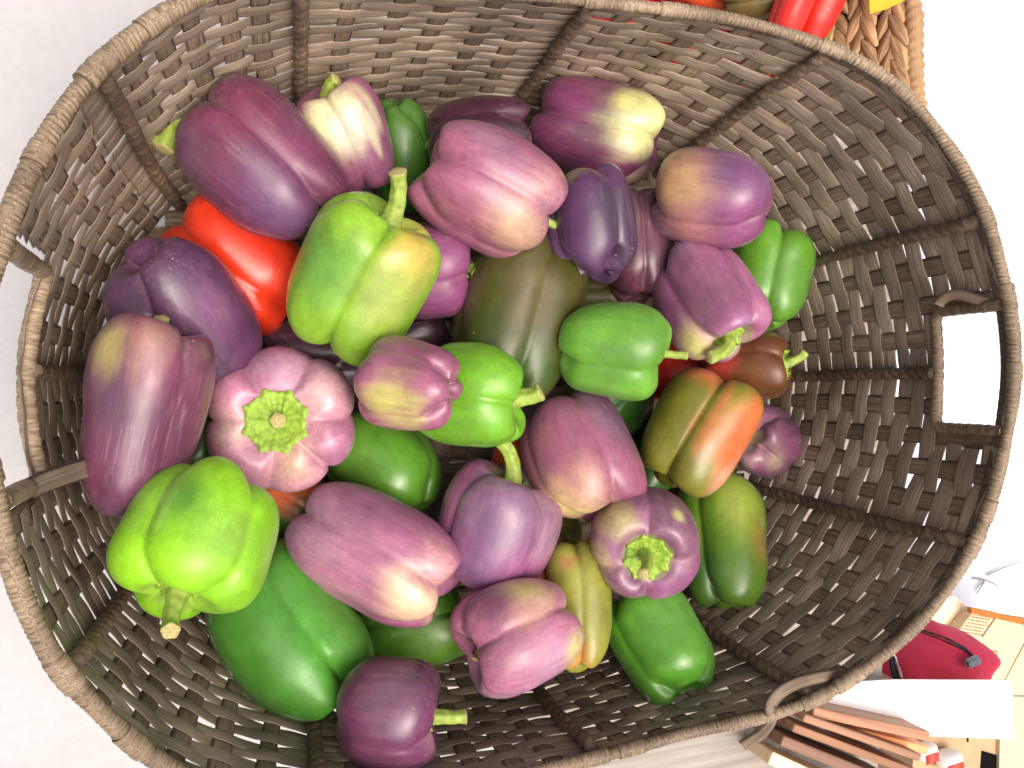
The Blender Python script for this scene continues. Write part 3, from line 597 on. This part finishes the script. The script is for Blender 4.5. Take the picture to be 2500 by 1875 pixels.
def pepper(d, best, seed, group, name='bell_pepper', cat='bell pepper'):
    C, R, s, _ = best
    V, G, zz, kk = pepper_shape(d, seed); V = V * s
    Wd = C + V @ R.T
    root_loc = np.array([C[0], C[1], Wd[:, 2].min()])
    root = empty(name, root_loc); tag(root, d['lab'], cat, group)
    # pigment, with highlights painted into a few patches
    col = np.tile(lin(d['col']), (len(V), 1)); W = d['W'] * s
    nz = Noise(seed + 31, 3.2)(V / (W / 2)); nz2 = Noise(seed + 32, 7.0)(V * np.array([1, 1, .35]) / (W / 2)); nz3 = Noise(seed + 33, 16.)(V * np.array([1, 1, .18]) / (W / 2))
    col = col * (1 + .13 * nz + .06 * nz2 + .04 * nz3)[:, None]
    if d['col'][1] > d['col'][0] and d['col'][1] > d['col'][2]: col = (col * 1.08 + .004) * np.array([1.06, 1, .9])
    pur_ = d['col'][0] > d['col'][1] * 1.25 and d['col'][2] > d['col'][1]
    if pur_:
        nA = Noise(seed + 41, 2.4)(V / (W / 2)); nB = Noise(seed + 42, 2.0)(V / (W / 2)); lum = col.mean(1, keepdims=True)
        wA = (.42 * smooth(nA + .35 * nz2, .1, 1.3))[:, None]; col = col * (1 - wA) + lum * np.array([.98, .90, 1.28]) * wA
        wB = (.40 * smooth(nB + .30 * nz3, .1, 1.3))[:, None]; col = col * (1 - wB) + lum * np.array([1.42, .84, .94]) * wB
    q = project(Wd); vd = CAM - Wd; nrm = Wd - C; face = (nrm * vd).sum(1) > 0
    for (pp, rad, pc) in d.get('patch', []):
        dist = np.hypot(q[:, 0] - pp[0] * OV, q[:, 1] - pp[1] * OV) + np.where(face, 0, 1e5)
        cpt = V[np.argmin(dist)]; D = np.linalg.norm((V - cpt) * np.array([1, 1, .85]), axis=1) / (rad * s)
        wgt = 1 - smooth(D * (1 + .14 * nz2 + .16 * nz3) + .16 * nz, .12, 1.42)
        col = col * (1 - wgt[:, None]) + (lin(pc) * .86 + lin(pc).mean() * .14)[None] * wgt[:, None] * (1 + .05 * nz3)[:, None]
    # paler seam in the grooves of purple fruit, flesh greener in the stem cavity
    seam = smooth(G, .70, 1.0)
    purple = d['col'][0] > d['col'][1] * 1.25 and d['col'][2] > d['col'][1]
    if purple: col = col * (1 - .12 * seam[:, None]) + lin((206, 160, 170))[None] * (.12 * seam[:, None])
    cavw = (zz > 0) & (np.hypot(V[:, 0], V[:, 1]) < .22 * W)
    if d.get('calyx') in (1, 2): col[cavw] = col[cavw] * .55 + lin((150, 176, 76)) * .45
    if purple: col = col * np.array([.96, .96, .93]) * .96 + .003
    col = np.clip(col, .004, .95)
    o = mesh_obj('skin', V, SKIN_F, M_SKIN, root)
    ca = o.data.color_attributes.new('pigment', 'FLOAT_COLOR', 'POINT')
    ca.data.foreach_set('color', np.concatenate([col, np.full((len(col), 1), 1.0 if purple else .38)], 1).ravel())
    rm = Matrix([[float(R[i, j]) for j in range(3)] for i in range(3)]).to_4x4()
    o.matrix_basis = Matrix.Translation(Vector([float(x) for x in (C - root_loc)])) @ rm
    # calyx and stem, in world axes relative to the root
    top0 = V[0]; zb = top0[2]
    nc = 7 + seed % 2; rc = .0095 if d.get('calyx', 0) in (0, 1) else (.0135 if d.get('calyx') == 2 else .0175)
    if 'stem' not in d: rc = .007
    rc = min(rc, .2 * W * 1.4); ang = np.linspace(0, 2 * math.pi, nc * 8, endpoint=False)
    rings = []
    for f in (0, .3, .55, .8, 1.0):
        star = 1 + (.15 * (np.abs(np.cos(ang * nc / 2)) ** 6) - .03) * f
        rg = rc * f * star
        X_, Y_ = top0[0] + rg * np.cos(ang), top0[1] + rg * np.sin(ang)
        # follow the cavity floor: nearest skin height
        base = np.array([V[:NT * 16, 2][np.argmin((V[:NT * 16, 0] - x)**2 + (V[:NT * 16, 1] - y)**2)] for x, y in zip(X_, Y_)])
        rings.append(np.stack([X_, Y_, base + .0016 * (1 - .5 * f) + .0008 * np.abs(np.cos(ang * nc)) * f], 1))
    CV = np.concatenate(rings + [rings[-1] - np.array([0, 0, .002])]); m_ = len(ang)
    CF = grid_faces(6, m_, False, True); CF = [f for f in CF if not (f[0] < m_ and f[3] < m_ and False)]
    CVw = (C + CV @ R.T) - root_loc
    mesh_obj('calyx', CVw, CF, M_STEMB if d.get('brown') else M_CALYX, root)
    b0 = C + (top0 + np.array([0, 0, .0012])) @ R.T; ax = R[:, 2]
    if 'stem' in d:
        (tx, ty), dz, thick = d['stem']
        rdv = ray(tx * OV, ty * OV); 
        depth0 = (b0 - CAM) @ rdv / (rdv @ rdv)
        tip = CAM + rdv * (depth0 - dz / np.linalg.norm(rdv))
        Ls = np.linalg.norm(tip - b0)
        ctrl = b0 + ax * Ls * (.62 if not d.get('sdir') else .75)
        path = bez([b0, ctrl, tip], 30)
    else:
        thick = .8; tip = b0 + ax * .011 + R[:, 0] * .003; path = bez([b0, b0 + ax * .007, tip], 16)
    n_ = len(path); t = np.linspace(0, 1, n_); rad_ = .0044 * thick * (1 + 1.0 * np.exp(-t * 8) - .18 * t + .16 * smooth(t, .82, 1))
    tw = np.random.RandomState(seed).uniform(0, 6)
    V2, F2, uv2 = tube(path - root_loc, rad_, 20, False, lambda s_, a_: 1 + .20 * np.abs(np.cos(a_ * 2.5 + tw + s_ * 30)) - .10 + .04 * np.sin(s_ * 700 + a_), cap=False)
    st = mesh_obj('stem', V2, F2, M_STEMB if d.get('brown') else (M_STEM if 'stem' in d else M_STEMD), root)
    end = V2[-20:]; cen = end.mean(0); tdir = path[-1] - path[-2]; tdir = tdir / np.linalg.norm(tdir)
    EV = np.concatenate([end, cen + (end - cen) * .9 + tdir * .0005, cen + (end - cen) * .45 + tdir * .0008, [cen + tdir * .0009]])
    EF = grid_faces(3, 20, False, True) + [(40 + i, 60, 40 + (i + 1) % 20) for i in range(20)]
    mesh_obj('cut_end', EV, EF, M_CUT, st)
    return root
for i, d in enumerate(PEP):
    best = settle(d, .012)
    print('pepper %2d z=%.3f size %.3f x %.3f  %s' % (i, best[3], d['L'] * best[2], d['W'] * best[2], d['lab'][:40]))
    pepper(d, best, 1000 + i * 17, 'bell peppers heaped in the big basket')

# ------------------------------------------------------------------ second basket of braided leaves with red peppers (upper right)
M_LEAF = fibre('hyacinth_leaf', (122, 92, 62), (178, 144, 106), (212, 182, 144), along=60, across=500)
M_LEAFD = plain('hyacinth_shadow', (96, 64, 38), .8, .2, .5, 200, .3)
zt = .135
c_rt = at_z(2212, -180, zt); c_rb = at_z(2216, 262, zt)
xr = (c_rt[0] + c_rb[0]) / 2; y_lo = c_rb[1] - .005; y_hi = c_rt[1] + .12
b2 = empty('leaf_basket', (xr - .15, y_hi - .12, 0)); tag(b2, 'tan braided leaf basket holding red peppers behind the big one', 'basket')
b2l = np.array(b2.location)
depth_in = .085       # how far the right wall leans in towards its foot
xl = xr - .40
def face_quad(name, a, b, c, d_, mat, thick=.008):
    a, b, c, d_ = map(np.array, (a, b, c, d_)); n = np.cross(b - a, d_ - a); n = n / np.linalg.norm(n) * thick
    V = np.array([a, b, c, d_, a - n, b - n, c - n, d_ - n]) - b2l
    mesh_obj(name, V, [(0, 1, 2, 3), (7, 6, 5, 4), (0, 4, 5, 1), (1, 5, 6, 2), (2, 6, 7, 3), (3, 7, 4, 0)], mat, b2, False)
# right wall (inner face towards -x), chamfered front wall, floor
cham = (xr - .16, y_lo + .145)
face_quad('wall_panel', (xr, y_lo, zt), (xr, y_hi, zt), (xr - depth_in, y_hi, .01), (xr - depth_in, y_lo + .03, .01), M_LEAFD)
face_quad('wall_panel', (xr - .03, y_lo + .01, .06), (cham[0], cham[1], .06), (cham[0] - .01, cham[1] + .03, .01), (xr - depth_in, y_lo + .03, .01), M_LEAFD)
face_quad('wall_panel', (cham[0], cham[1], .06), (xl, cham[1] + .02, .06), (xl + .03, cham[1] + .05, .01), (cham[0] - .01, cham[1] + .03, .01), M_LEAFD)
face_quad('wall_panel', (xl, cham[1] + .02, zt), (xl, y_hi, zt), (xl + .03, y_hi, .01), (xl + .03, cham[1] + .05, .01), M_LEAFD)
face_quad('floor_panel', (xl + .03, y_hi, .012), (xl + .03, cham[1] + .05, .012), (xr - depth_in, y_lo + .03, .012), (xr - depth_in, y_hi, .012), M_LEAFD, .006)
# braid: leaf-shaped segments in columns
def leaf_mesh():
    nu_, nv_ = 9, 8; V, uv = [], []
    for i in range(nu_):
        t = i / (nu_ - 1); w_ = math.sin(math.pi * min(.97, max(.03, t))) ** .7
        for j in range(nv_):
            a = j / nv_ * 2 * math.pi
            V.append(((.0052 * w_) * math.cos(a), (t - .5) * .027, .0032 * w_ * math.sin(a) + .0016 * math.sin(math.pi * t))); uv.append(((t - .5) * .027, math.cos(a) * .0052))
    F = grid_faces(nu_, nv_, False, True) + [tuple(range(nv_)), tuple(range((nu_ - 1) * nv_, nu_ * nv_))[::-1]]
    o = mesh_obj('leaf_strand', V, F, M_LEAF, b2, True, uv); return o
leaf0 = leaf_mesh(); first = True
wdir = np.array([-depth_in, 0, .01 - zt]); wl = np.linalg.norm(wdir); wdir /= wl; ndir = np.cross(wdir, np.array([0, 1.0, 0])); ndir = ndir if ndir[0] < 0 else -ndir
ncol = int(wl / .0175)
rl = np.random.RandomState(5)
for cix in range(ncol):
    for rix in range(int((y_hi - y_lo - .03) / .0155)):
        for sgn in (-1, 1):
            y = y_lo + .012 + rix * .0155 + (.0077 if sgn > 0 else 0) + (cix % 2) * .005
            along = (cix + .5) * wl / ncol + sgn * .0042
            if y < y_lo + .034 * along / wl: continue
            p = np.array([xr, y, zt]) + wdir * along + ndir * (.0045 + .0008 * rl.rand())
            if project(p)[1] < -120: continue
            o = leaf0 if first else leaf0.copy()
            if not first: COL.objects.link(o); o.parent = b2
            first = False
            xa = wdir; ya = np.array([0, 1.0, 0]); a = math.radians(sgn * (24 + rl.uniform(-7, 7))); xr_ = xa * math.cos(a) + ya * math.sin(a); yr_ = -xa * math.sin(a) + ya * math.cos(a)
            zr_ = np.cross(xr_, yr_)
            sz = rl.uniform(.9, 1.12)
            mm = Matrix([[float(xr_[q] * sz), float(yr_[q] * sz), float(zr_[q]), float((p - b2l)[q])] for q in range(3)] + [[0, 0, 0, 1]])
            o.matrix_basis = mm
V, Fq, uv = tube(np.array([(xr + .003, y, zt + .002 + .001 * math.sin(y * 90)) for y in np.linspace(y_lo - .003, y_hi, 200)]) - b2l, .006, 10, False, rope_mod(.02, 3, .25, 5))
mesh_obj('rim', V, Fq, M_LEAF, b2, True, uv)
placed2 = []
RED2 = (224, 40, 34)
P2L = [
 dict(c=(1480,40), ang=100, tilt=0, L=190, W=150, col=RED2, lab='red pepper in the leaf basket glimpsed through the big basket weave'),
 dict(c=(1620,120), ang=160, tilt=0, L=190, W=150, col=RED2, lab='red pepper low in the leaf basket behind the right rib'),
 dict(c=(1330,10), ang=20, tilt=0, L=190, W=150, col=RED2, lab='leftmost red pepper in the leaf basket behind the back rim'),
 dict(c=(1590,10), ang=60, tilt=0, L=170, W=130, col=(196,40,40), lab='dark red pepper in the leaf basket above the green stem'),
 dict(c=(1700,90), ang=20, tilt=-10, L=170, W=120, col=(110,120,46), lab='olive green pepper low in the leaf basket'),
 dict(c=(1545,-25), ang=10, tilt=-5, L=180, W=120, col=(226,90,50), lab='orange pepper at the top edge above the back rim'),
 dict(c=(1655,-12), ang=15, tilt=-5, L=190, W=105, col=(112,98,54), lab='shiny brownish olive pepper at the top edge'),
 dict(c=(1715,5), ang=75, tilt=0, L=190, W=85, col=(232,52,44), n=3, lab='narrow bright red pepper beside the brownish olive one'),
 dict(c=(1768,20), ang=70, tilt=-5, L=200, W=100, n=3, gd=.16, col=(232,40,30), lab='glossy red pepper next to the braided leaf wall', stem=None),
]
for i, d in enumerate(P2L):
    if d.get('stem', 1) is None: d.pop('stem')
    d['zmax'] = .15
    best = settle(d, .014, False, placed2, .15, .16)
    if i == 3: d['stem'] = ((1690, 55), .012, 1.2)
    pepper(d, best, 5000 + i * 13, 'red and orange peppers in the leaf basket')
M_YEL = plain('yellow_paper', (238, 170, 52), .7, .2, .1, 60, .04)
ya, yb, yc, yd = at_z(2120, -60, zt + .016), at_z(2215, -60, zt + .02), at_z(2205, 3, zt + .018), at_z(2124, 34, zt + .012)
ym = at_z(2165, 22, zt + .015)
V, Fq = extrude_poly(np.array([ya, yd, ym, yc, yb]), .0009)
yo = mesh_obj('paper_tag', V, Fq, M_YEL, None, False); tag(yo, 'bright yellow paper tag on the rim of the leaf basket', 'tag')

# ------------------------------------------------------------------ lower right: white card, wooden blocks, pots, boxes, red bag
M_CARD = plain('white_card', (250, 250, 250), .8, .2, 0, 60, .01)
zc_ = .012
V, Fq = extrude_poly([at_z(*p, zc_) for p in ((1935, 1672), (1925, 1775), (2270, 1797), (2476, 1806), (2470, 1661), (2180, 1660))], .0022)
o = mesh_obj('white_card', V, Fq, M_CARD, None, False); tag(o, 'blank white card jutting out between red bag and wooden blocks', 'card')
WOODS = [((158, 112, 84), (196, 150, 116)), ((142, 104, 78), (182, 136, 104)), ((112, 78, 64), (176, 128, 92)), ((92, 60, 52), (150, 112, 90)), ((244, 214, 168), (252, 230, 190)), ((236, 150, 92), (250, 176, 120))]
BAR = [  # left-end px, right-end px, width px, top z, wood, label
 ((1985, 1738), (2268, 1798), 34, .040, 0, 'topmost light brown wooden block touching the white card'),
 ((1962, 1752), (2246, 1850), 26, .046, 1, 'brown wooden block, second below the white card'),
 ((1936, 1776), (2240, 1890), 28, .043, 2, 'two-toned brown wooden block, third below the white card'),
 ((1908, 1808), (2200, 1925), 36, .045, 3, 'dark reddish brown wooden block, fourth below the white card'),
 ((1880, 1850), (2120, 1960), 44, .036, 4, 'cream coloured block at the bottom edge beside the wooden ones'),
 ((2090, 1790), (2266, 1832), 30, .030, 5, 'orange wooden block wedged between two brown ones'),
]
for (l, r, wpx, zt_, wi, lab) in BAR:
    a, b = at_z(*l, zt_), at_z(*r, zt_); dv = b - a; Lb = np.linalg.norm(dv); mid = (a + b) / 2
    wdt = wpx / F_PX * (CAM[2] - zt_) * .86
    V, Fq = box_mesh(0, 0, (zt_ + .0005) / 2 - .0, Lb, wdt, zt_ - .001)
    o = mesh_obj('wooden_block', V, Fq, wood_mat('block_wood_%d' % wi, *WOODS[wi], scale=(9, 130, 130)), None, False, loc=(float(mid[0]), float(mid[1]), 0.001))
    o.rotation_euler = (0, 0, math.atan2(dv[1], dv[0])); bevel(o, .0014, 3)
    tag(o, lab, 'block', 'wooden blocks at the table corner')
M_CB = plain('cardboard', (192, 162, 126), .85, .15, .3, 90, .06)
M_CBL = plain('cardboard_pale', (216, 196, 166), .85, .15, .3, 90, .05)
M_CBD = plain('cardboard_edge', (176, 116, 62), .9, .1, .5, 200, .15)
M_INK = plain('print_ink', (150, 118, 84), .9, .1, 0, 100, .05)
M_BLACK = plain('hole_dark_and_ink', (16, 14, 14), .9, .1, 0, 100, .05)
def slab(name, pxs, z, thick, mat, parent, base):
    V, Fq = extrude_poly([at_z(*p, z) for p in pxs], thick)
    return mesh_obj(name, V - base, Fq, mat, parent, False)
# near box: tall, open, with a hand hole drawn as a black plate, carries the pots
nb = at_z(2420, 1850, -.16); nb[2] = GZ
box1 = empty('cardboard_box', nb); tag(box1, 'tan cardboard box with a black hand hole at the bottom right corner', 'box', 'cardboard boxes under the table')
slab('side_panel', ((2240, 1760), (2215, 1990), (2436, 1990), (2444, 1770)), -.16, .43, M_CB, box1, nb)
slab('flap', ((2444, 1700), (2437, 1990), (2640, 1990), (2640, 1705)), -.155, .006, M_CBL, box1, nb)
hp = [at_z(*p, -.1588) for p in ((2398, 1833), (2390, 1940), (2436, 1940), (2440, 1846))]
V, Fq = extrude_poly(hp, .0008); mesh_obj('hand_hole_dark', V - nb, Fq, M_BLACK, box1, False)  # black plate painted as the dark inside of the hole
V, Fq = extrude_poly([at_z(*p, -.1588) for p in ((2362, 1795), (2362, 1812), (2365, 1812), (2365, 1795))], .0008); mesh_obj('printed_mark', V - nb, Fq, M_BLACK, box1, False)
# far box: printed panel with torn flap edge
fb = at_z(2400, 1600, -.40); fb[2] = GZ
box2 = empty('cardboard_box', fb); tag(box2, 'opened cardboard box with faint print lying behind the red bag', 'box', 'cardboard boxes under the table')
slab('side_panel', ((2372, 1497), (2290, 1600), (2250, 1720), (2420, 1720), (2520, 1530)), -.40, .19, M_CBL, box2, fb)
slab('flap', ((2371, 1484), (2372, 1497), (2520, 1530), (2520, 1512), (2450, 1501), (2430, 1495)), -.392, .008, M_CBD, box2, fb)
slab('flap', ((2240, 1470), (2200, 1540), (2300, 1600), (2370, 1490), (2330, 1455)), -.42, .006, plain('cardboard_overlit', (250, 232, 200), .85, .15, .2, 90, .04), box2, fb)  # cream tone paints the overexposed light into this flap
slab('flap', ((2520, 1540), (2425, 1715), (2640, 1740), (2640, 1520)), -.41, .008, M_CBL, box2, fb)
PV, PF = [], []
def mark(p0, p1, wpx, z=-.3988):
    a, b = np.array(p0, float), np.array(p1, float); dv = b - a; nrm = np.array([-dv[1], dv[0]]); nrm = nrm / np.linalg.norm(nrm) * wpx / 2
    k = len(PV)
    for p in (a - nrm, a + nrm, b + nrm, b - nrm): PV.append(at_z(p[0], p[1], z))
    PF.append((k, k + 1, k + 2, k + 3))
mark((2370, 1500), (2341, 1540), 1.2); mark((2430, 1510), (2398, 1556), 2.5); mark((2370, 1500), (2430, 1510), 1.2)
rk = np.random.RandomState(8)
for r_ in range(6):
    s0 = np.array([2366, 1506]) + np.array([-5.0, 7.2]) * r_ + np.array([6, 0]); x = 0
    while x < 46:
        ln = rk.uniform(3, 9); a = s0 + np.array([1, .17]) * x; mark(a, a + np.array([1, .17]) * ln, 2.2); x += ln + 2.5
for r_ in range(3):
    s0 = np.array([2404, 1588]) + np.array([-3.5, 7.0]) * r_; x = 0
    while x < 34:
        ln = rk.uniform(2.5, 5); a = s0 + np.array([1, .12]) * x; mark(a, a + np.array([1, .12]) * ln, 4); x += ln + 2.2
mark((2400, 1612), (2428, 1633), 1.2); mark((2410, 1608), (2434, 1630), 1.2); mark((2385, 1570), (2389, 1572), 4); mark((2398, 1580), (2401, 1583), 4)
mesh_obj('printed_mark', np.array(PV) - fb, PF, M_INK, box2, False)
# small rounded pots with red labels on the near box
M_POT = plain('white_plastic', (250, 244, 236), .35, .5, 0, 60, .02); M_LBL = plain('red_label', (186, 62, 50), .5, .4, 0, 60, .06)
def pot(px, py, wpx, lab):
    z0 = -.1595; r_ = wpx / 2 / F_PX * (CAM[2] + .12); prof = [(0, 0), (.9, 0), (1, .1), (1, .9), (.96, 1.15), (.8, 1.32), (.45, 1.42), (0, 1.45)]
    # lying on its side: axis along image up
    ax = np.array([-.06, 1, 0]); ax /= np.linalg.norm(ax); sd = np.array([ax[1], -ax[0], 0])
    tipp = at_z(px, py, z0 + r_); V = []
    ns = 28
    for (a, h) in prof:
        for j in range(ns):
            t = j / ns * 2 * math.pi
            V.append(tipp + ax * (h - 1.45) * r_ * 1.1 + sd * math.cos(t) * a * r_ + np.array([0, 0, 1]) * math.sin(t) * a * r_)
    base = tipp.copy(); base[2] = z0; root = empty('plastic_pot', base); tag(root, lab, 'pot', 'white pots with red labels')
    mesh_obj('body', np.array(V) - base, grid_faces(len(prof), ns, False, True), M_POT, root)
    LV = []; nn_ = 18
    for i in range(nn_ + 1):
        f = i / nn_
        for j in range(nn_ + 1):
            g_ = (j / nn_ - .5) * 2
            tt = math.pi / 2 + g_ * .9; h = .92 - .28 * (g_ ** 2) * (1) - f * .85
            LV.append(tipp + ax * (h - 1.45) * r_ * 1.1 + (sd * math.cos(tt) + np.array([0, 0, 1]) * math.sin(tt)) * r_ * 1.012)
    mesh_obj('label', np.array(LV) - base, [f[::-1] for f in grid_faces(nn_ + 1, nn_ + 1)], M_LBL, root)
pot(2316, 1832, 78, 'white rounded pot with large red label at the bottom edge')
pot(2262, 1814, 62, 'white pot with narrow red label, half hidden by the wooden blocks')
# red drawstring bag, a soft puffed sack
bag_px = [(2170, 1600), (2178, 1660), (2200, 1705), (2280, 1712), (2372, 1706), (2378, 1650), (2394, 1606), (2388, 1580), (2372, 1560), (2342, 1535), (2300, 1523), (2262, 1506), (2230, 1520), (2190, 1560)]
zb_ = -.33
bc = at_z(2285, 1610, zb_); bagb = bc.copy(); bagb[2] = zb_ - .0705
bag = empty('drawstring_bag', bagb); tag(bag, 'red drawstring bag with black side panel lying on the cardboard', 'bag')
OUT = np.array([at_z(*p, zb_)[:2] for p in bag_px]); cen = OUT.mean(0)
nb_ = 120; tt = np.linspace(0, len(OUT), nb_, endpoint=False); i0 = tt.astype(int) % len(OUT); fr = (tt - tt.astype(int))[:, None]
op = OUT[i0] * (1 - fr) + OUT[(i0 + 1) % len(OUT)] * fr
ker2 = np.hanning(9) / np.hanning(9).sum()
op = np.stack([np.convolve(np.concatenate([op[-8:, q], op[:, q], op[:8, q]]), ker2, 'same')[8:-8] for q in (0, 1)], 1)
nr_ = 26; BV = []
for sgn in (1, -1):
    for i in range(nr_):
        f = i / (nr_ - 1); 
        if sgn < 0 and i == nr_ - 1: continue
        pxy = cen + (op - cen) * (f ** .8)
        h = .07 * math.sqrt(max(0, 1 - (f ** .8) ** 2.4))
        P3 = np.stack([pxy[:, 0], pxy[:, 1], 0 * pxy[:, 0]], 1)
        if sgn > 0:
            th_ = np.arctan2(pxy[:, 1] - cen[1], pxy[:, 0] - cen[0]); rr_ = np.hypot(pxy[:, 0] - cen[0], pxy[:, 1] - cen[1])
            fold = .007 * np.sin(th_ * 9 + 30 * rr_) * smooth(rr_, .02, .09) * (1 - f ** 6) + .006 * Noise(61, 60)(P3) + .003 * Noise(62, 150)(P3)
            zc3 = zb_ + h + fold
        else: zc3 = zb_ - h + 0 * pxy[:, 0]
        BV.append(np.stack([pxy[:, 0], pxy[:, 1], zc3 + 0 * pxy[:, 0]], 1))
top_r = BV[:nr_]; bot_r = BV[nr_:][::-1]
BVv = np.concatenate(top_r + bot_r)
M_RED = plain('red_nylon', (206, 48, 78), .75, .5, .2, 500, .06)
mesh_obj('body', BVv - bagb, grid_faces(2 * nr_ - 1, nb_, False, True), M_RED, bag)
def bag_top(px, py, up=.002):
    best = None
    rdv = ray(px, py)
    for zq in np.linspace(zb_ + .09, zb_ - .02, 60):
        p = at_z(px, py, zq); f = np.argmin(np.hypot(BVv[:nr_*nb_, 0] - p[0], BVv[:nr_*nb_, 1] - p[1])); 
        if BVv[f, 2] + up >= p[2]: return p
    return p
M_BLK = plain('black_nylon', (34, 32, 40), .5, .4, .2, 400, .08); M_WHT = plain('white_piping', (240, 238, 240), .5, .4, 0, 100, .02)
def bag_patch(name, pa_, pb_, mat, up):
    n_ = len(pa_); V = []
    for (a, b) in zip(pa_, pb_):
        for f in np.linspace(0, 1, 6): V.append(bag_top(a[0] + (b[0] - a[0]) * f, a[1] + (b[1] - a[1]) * f, up))
    V = np.array(V); Vt = np.concatenate([V, V - np.array([0, 0, .003])]); k = n_ * 6
    Fg = grid_faces(n_, 6)
    mesh_obj(name, Vt - bagb, Fg + [tuple(q + k for q in f[::-1]) for f in Fg], mat, bag)
bag_patch('side_panel', [(2174, 1588), (2174, 1610), (2176, 1630), (2180, 1648), (2186, 1664), (2192, 1690)], [(2178, 1592), (2188, 1612), (2194, 1632), (2200, 1650), (2206, 1666), (2214, 1692)], M_BLK, .009)
bag_patch('piping', [(2176, 1590), (2186, 1608), (2194, 1630), (2200, 1650), (2206, 1668), (2214, 1692)], [(2180, 1589), (2191, 1607), (2199, 1629), (2205, 1649), (2211, 1667), (2219, 1691)], M_WHT, .012)
for off in (0, 1):
    cpx = [(2236, 1534 + 5 * off), (2275, 1546 + 7 * off), (2320, 1562 + 9 * off), (2355, 1582 + 5 * off), (2374, 1600), (2378, 1612)]
    cp = np.array([bag_top(*p, .004) for p in cpx]); tq = np.linspace(0, len(cp) - 1, 60); cp2 = np.stack([np.interp(tq, range(len(cp)), cp[:, q]) for q in range(3)], 1)
    V, Fq, uv = tube(cp2 - bagb, .0014, 8); mesh_obj('drawcord', V, Fq, M_BLK, bag)
cl_ = bag_top(2366, 1616, .008)
V, Fq, uv = tube(np.array([cl_ + np.array([t * .018 - .009, t * .004, .006]) for t in np.linspace(0, 1, 14)]) - bagb, .0062 * np.array([.6, .9, 1, 1, .8, .8, 1, 1, 1, 1, 1, 1, .9, .6]), 14); mesh_obj('cord_lock', V, Fq, plain('grey_plastic', (120, 130, 140), .3, .5, 0, 100, .3), bag)
# twigs on the bright ground
M_TWIG = plain('dry_twig', (150, 142, 136), .8, .2, .2, 200, .2)
tp = [at_z(2390, 1372 + 0, GZ + .004), at_z(2418, 1402, GZ + .006), at_z(2480, 1378, GZ + .004)]
tb = tp[1].copy(); tb[2] = GZ; tw = empty('twig', tb); tag(tw, 'thin grey forked twig on the bright ground right of the basket', 'twig')
for (a, b) in (((2375, 1412), (2437, 1432)), ((2404, 1416), (2384, 1448)), ((2404, 1416), (2380, 1440)), ((2410, 1404), (2490, 1372))):
    pa_, pb_ = at_z(*a, GZ + .004), at_z(*b, GZ + .004); V, Fq, uv = tube(bez([pa_, (pa_ + pb_) / 2 + np.array([.004, .006, .004]), pb_], 12) - tb, np.linspace(.0013, .0006, 12), 8); mesh_obj('branch', V, Fq, M_TWIG, tw)
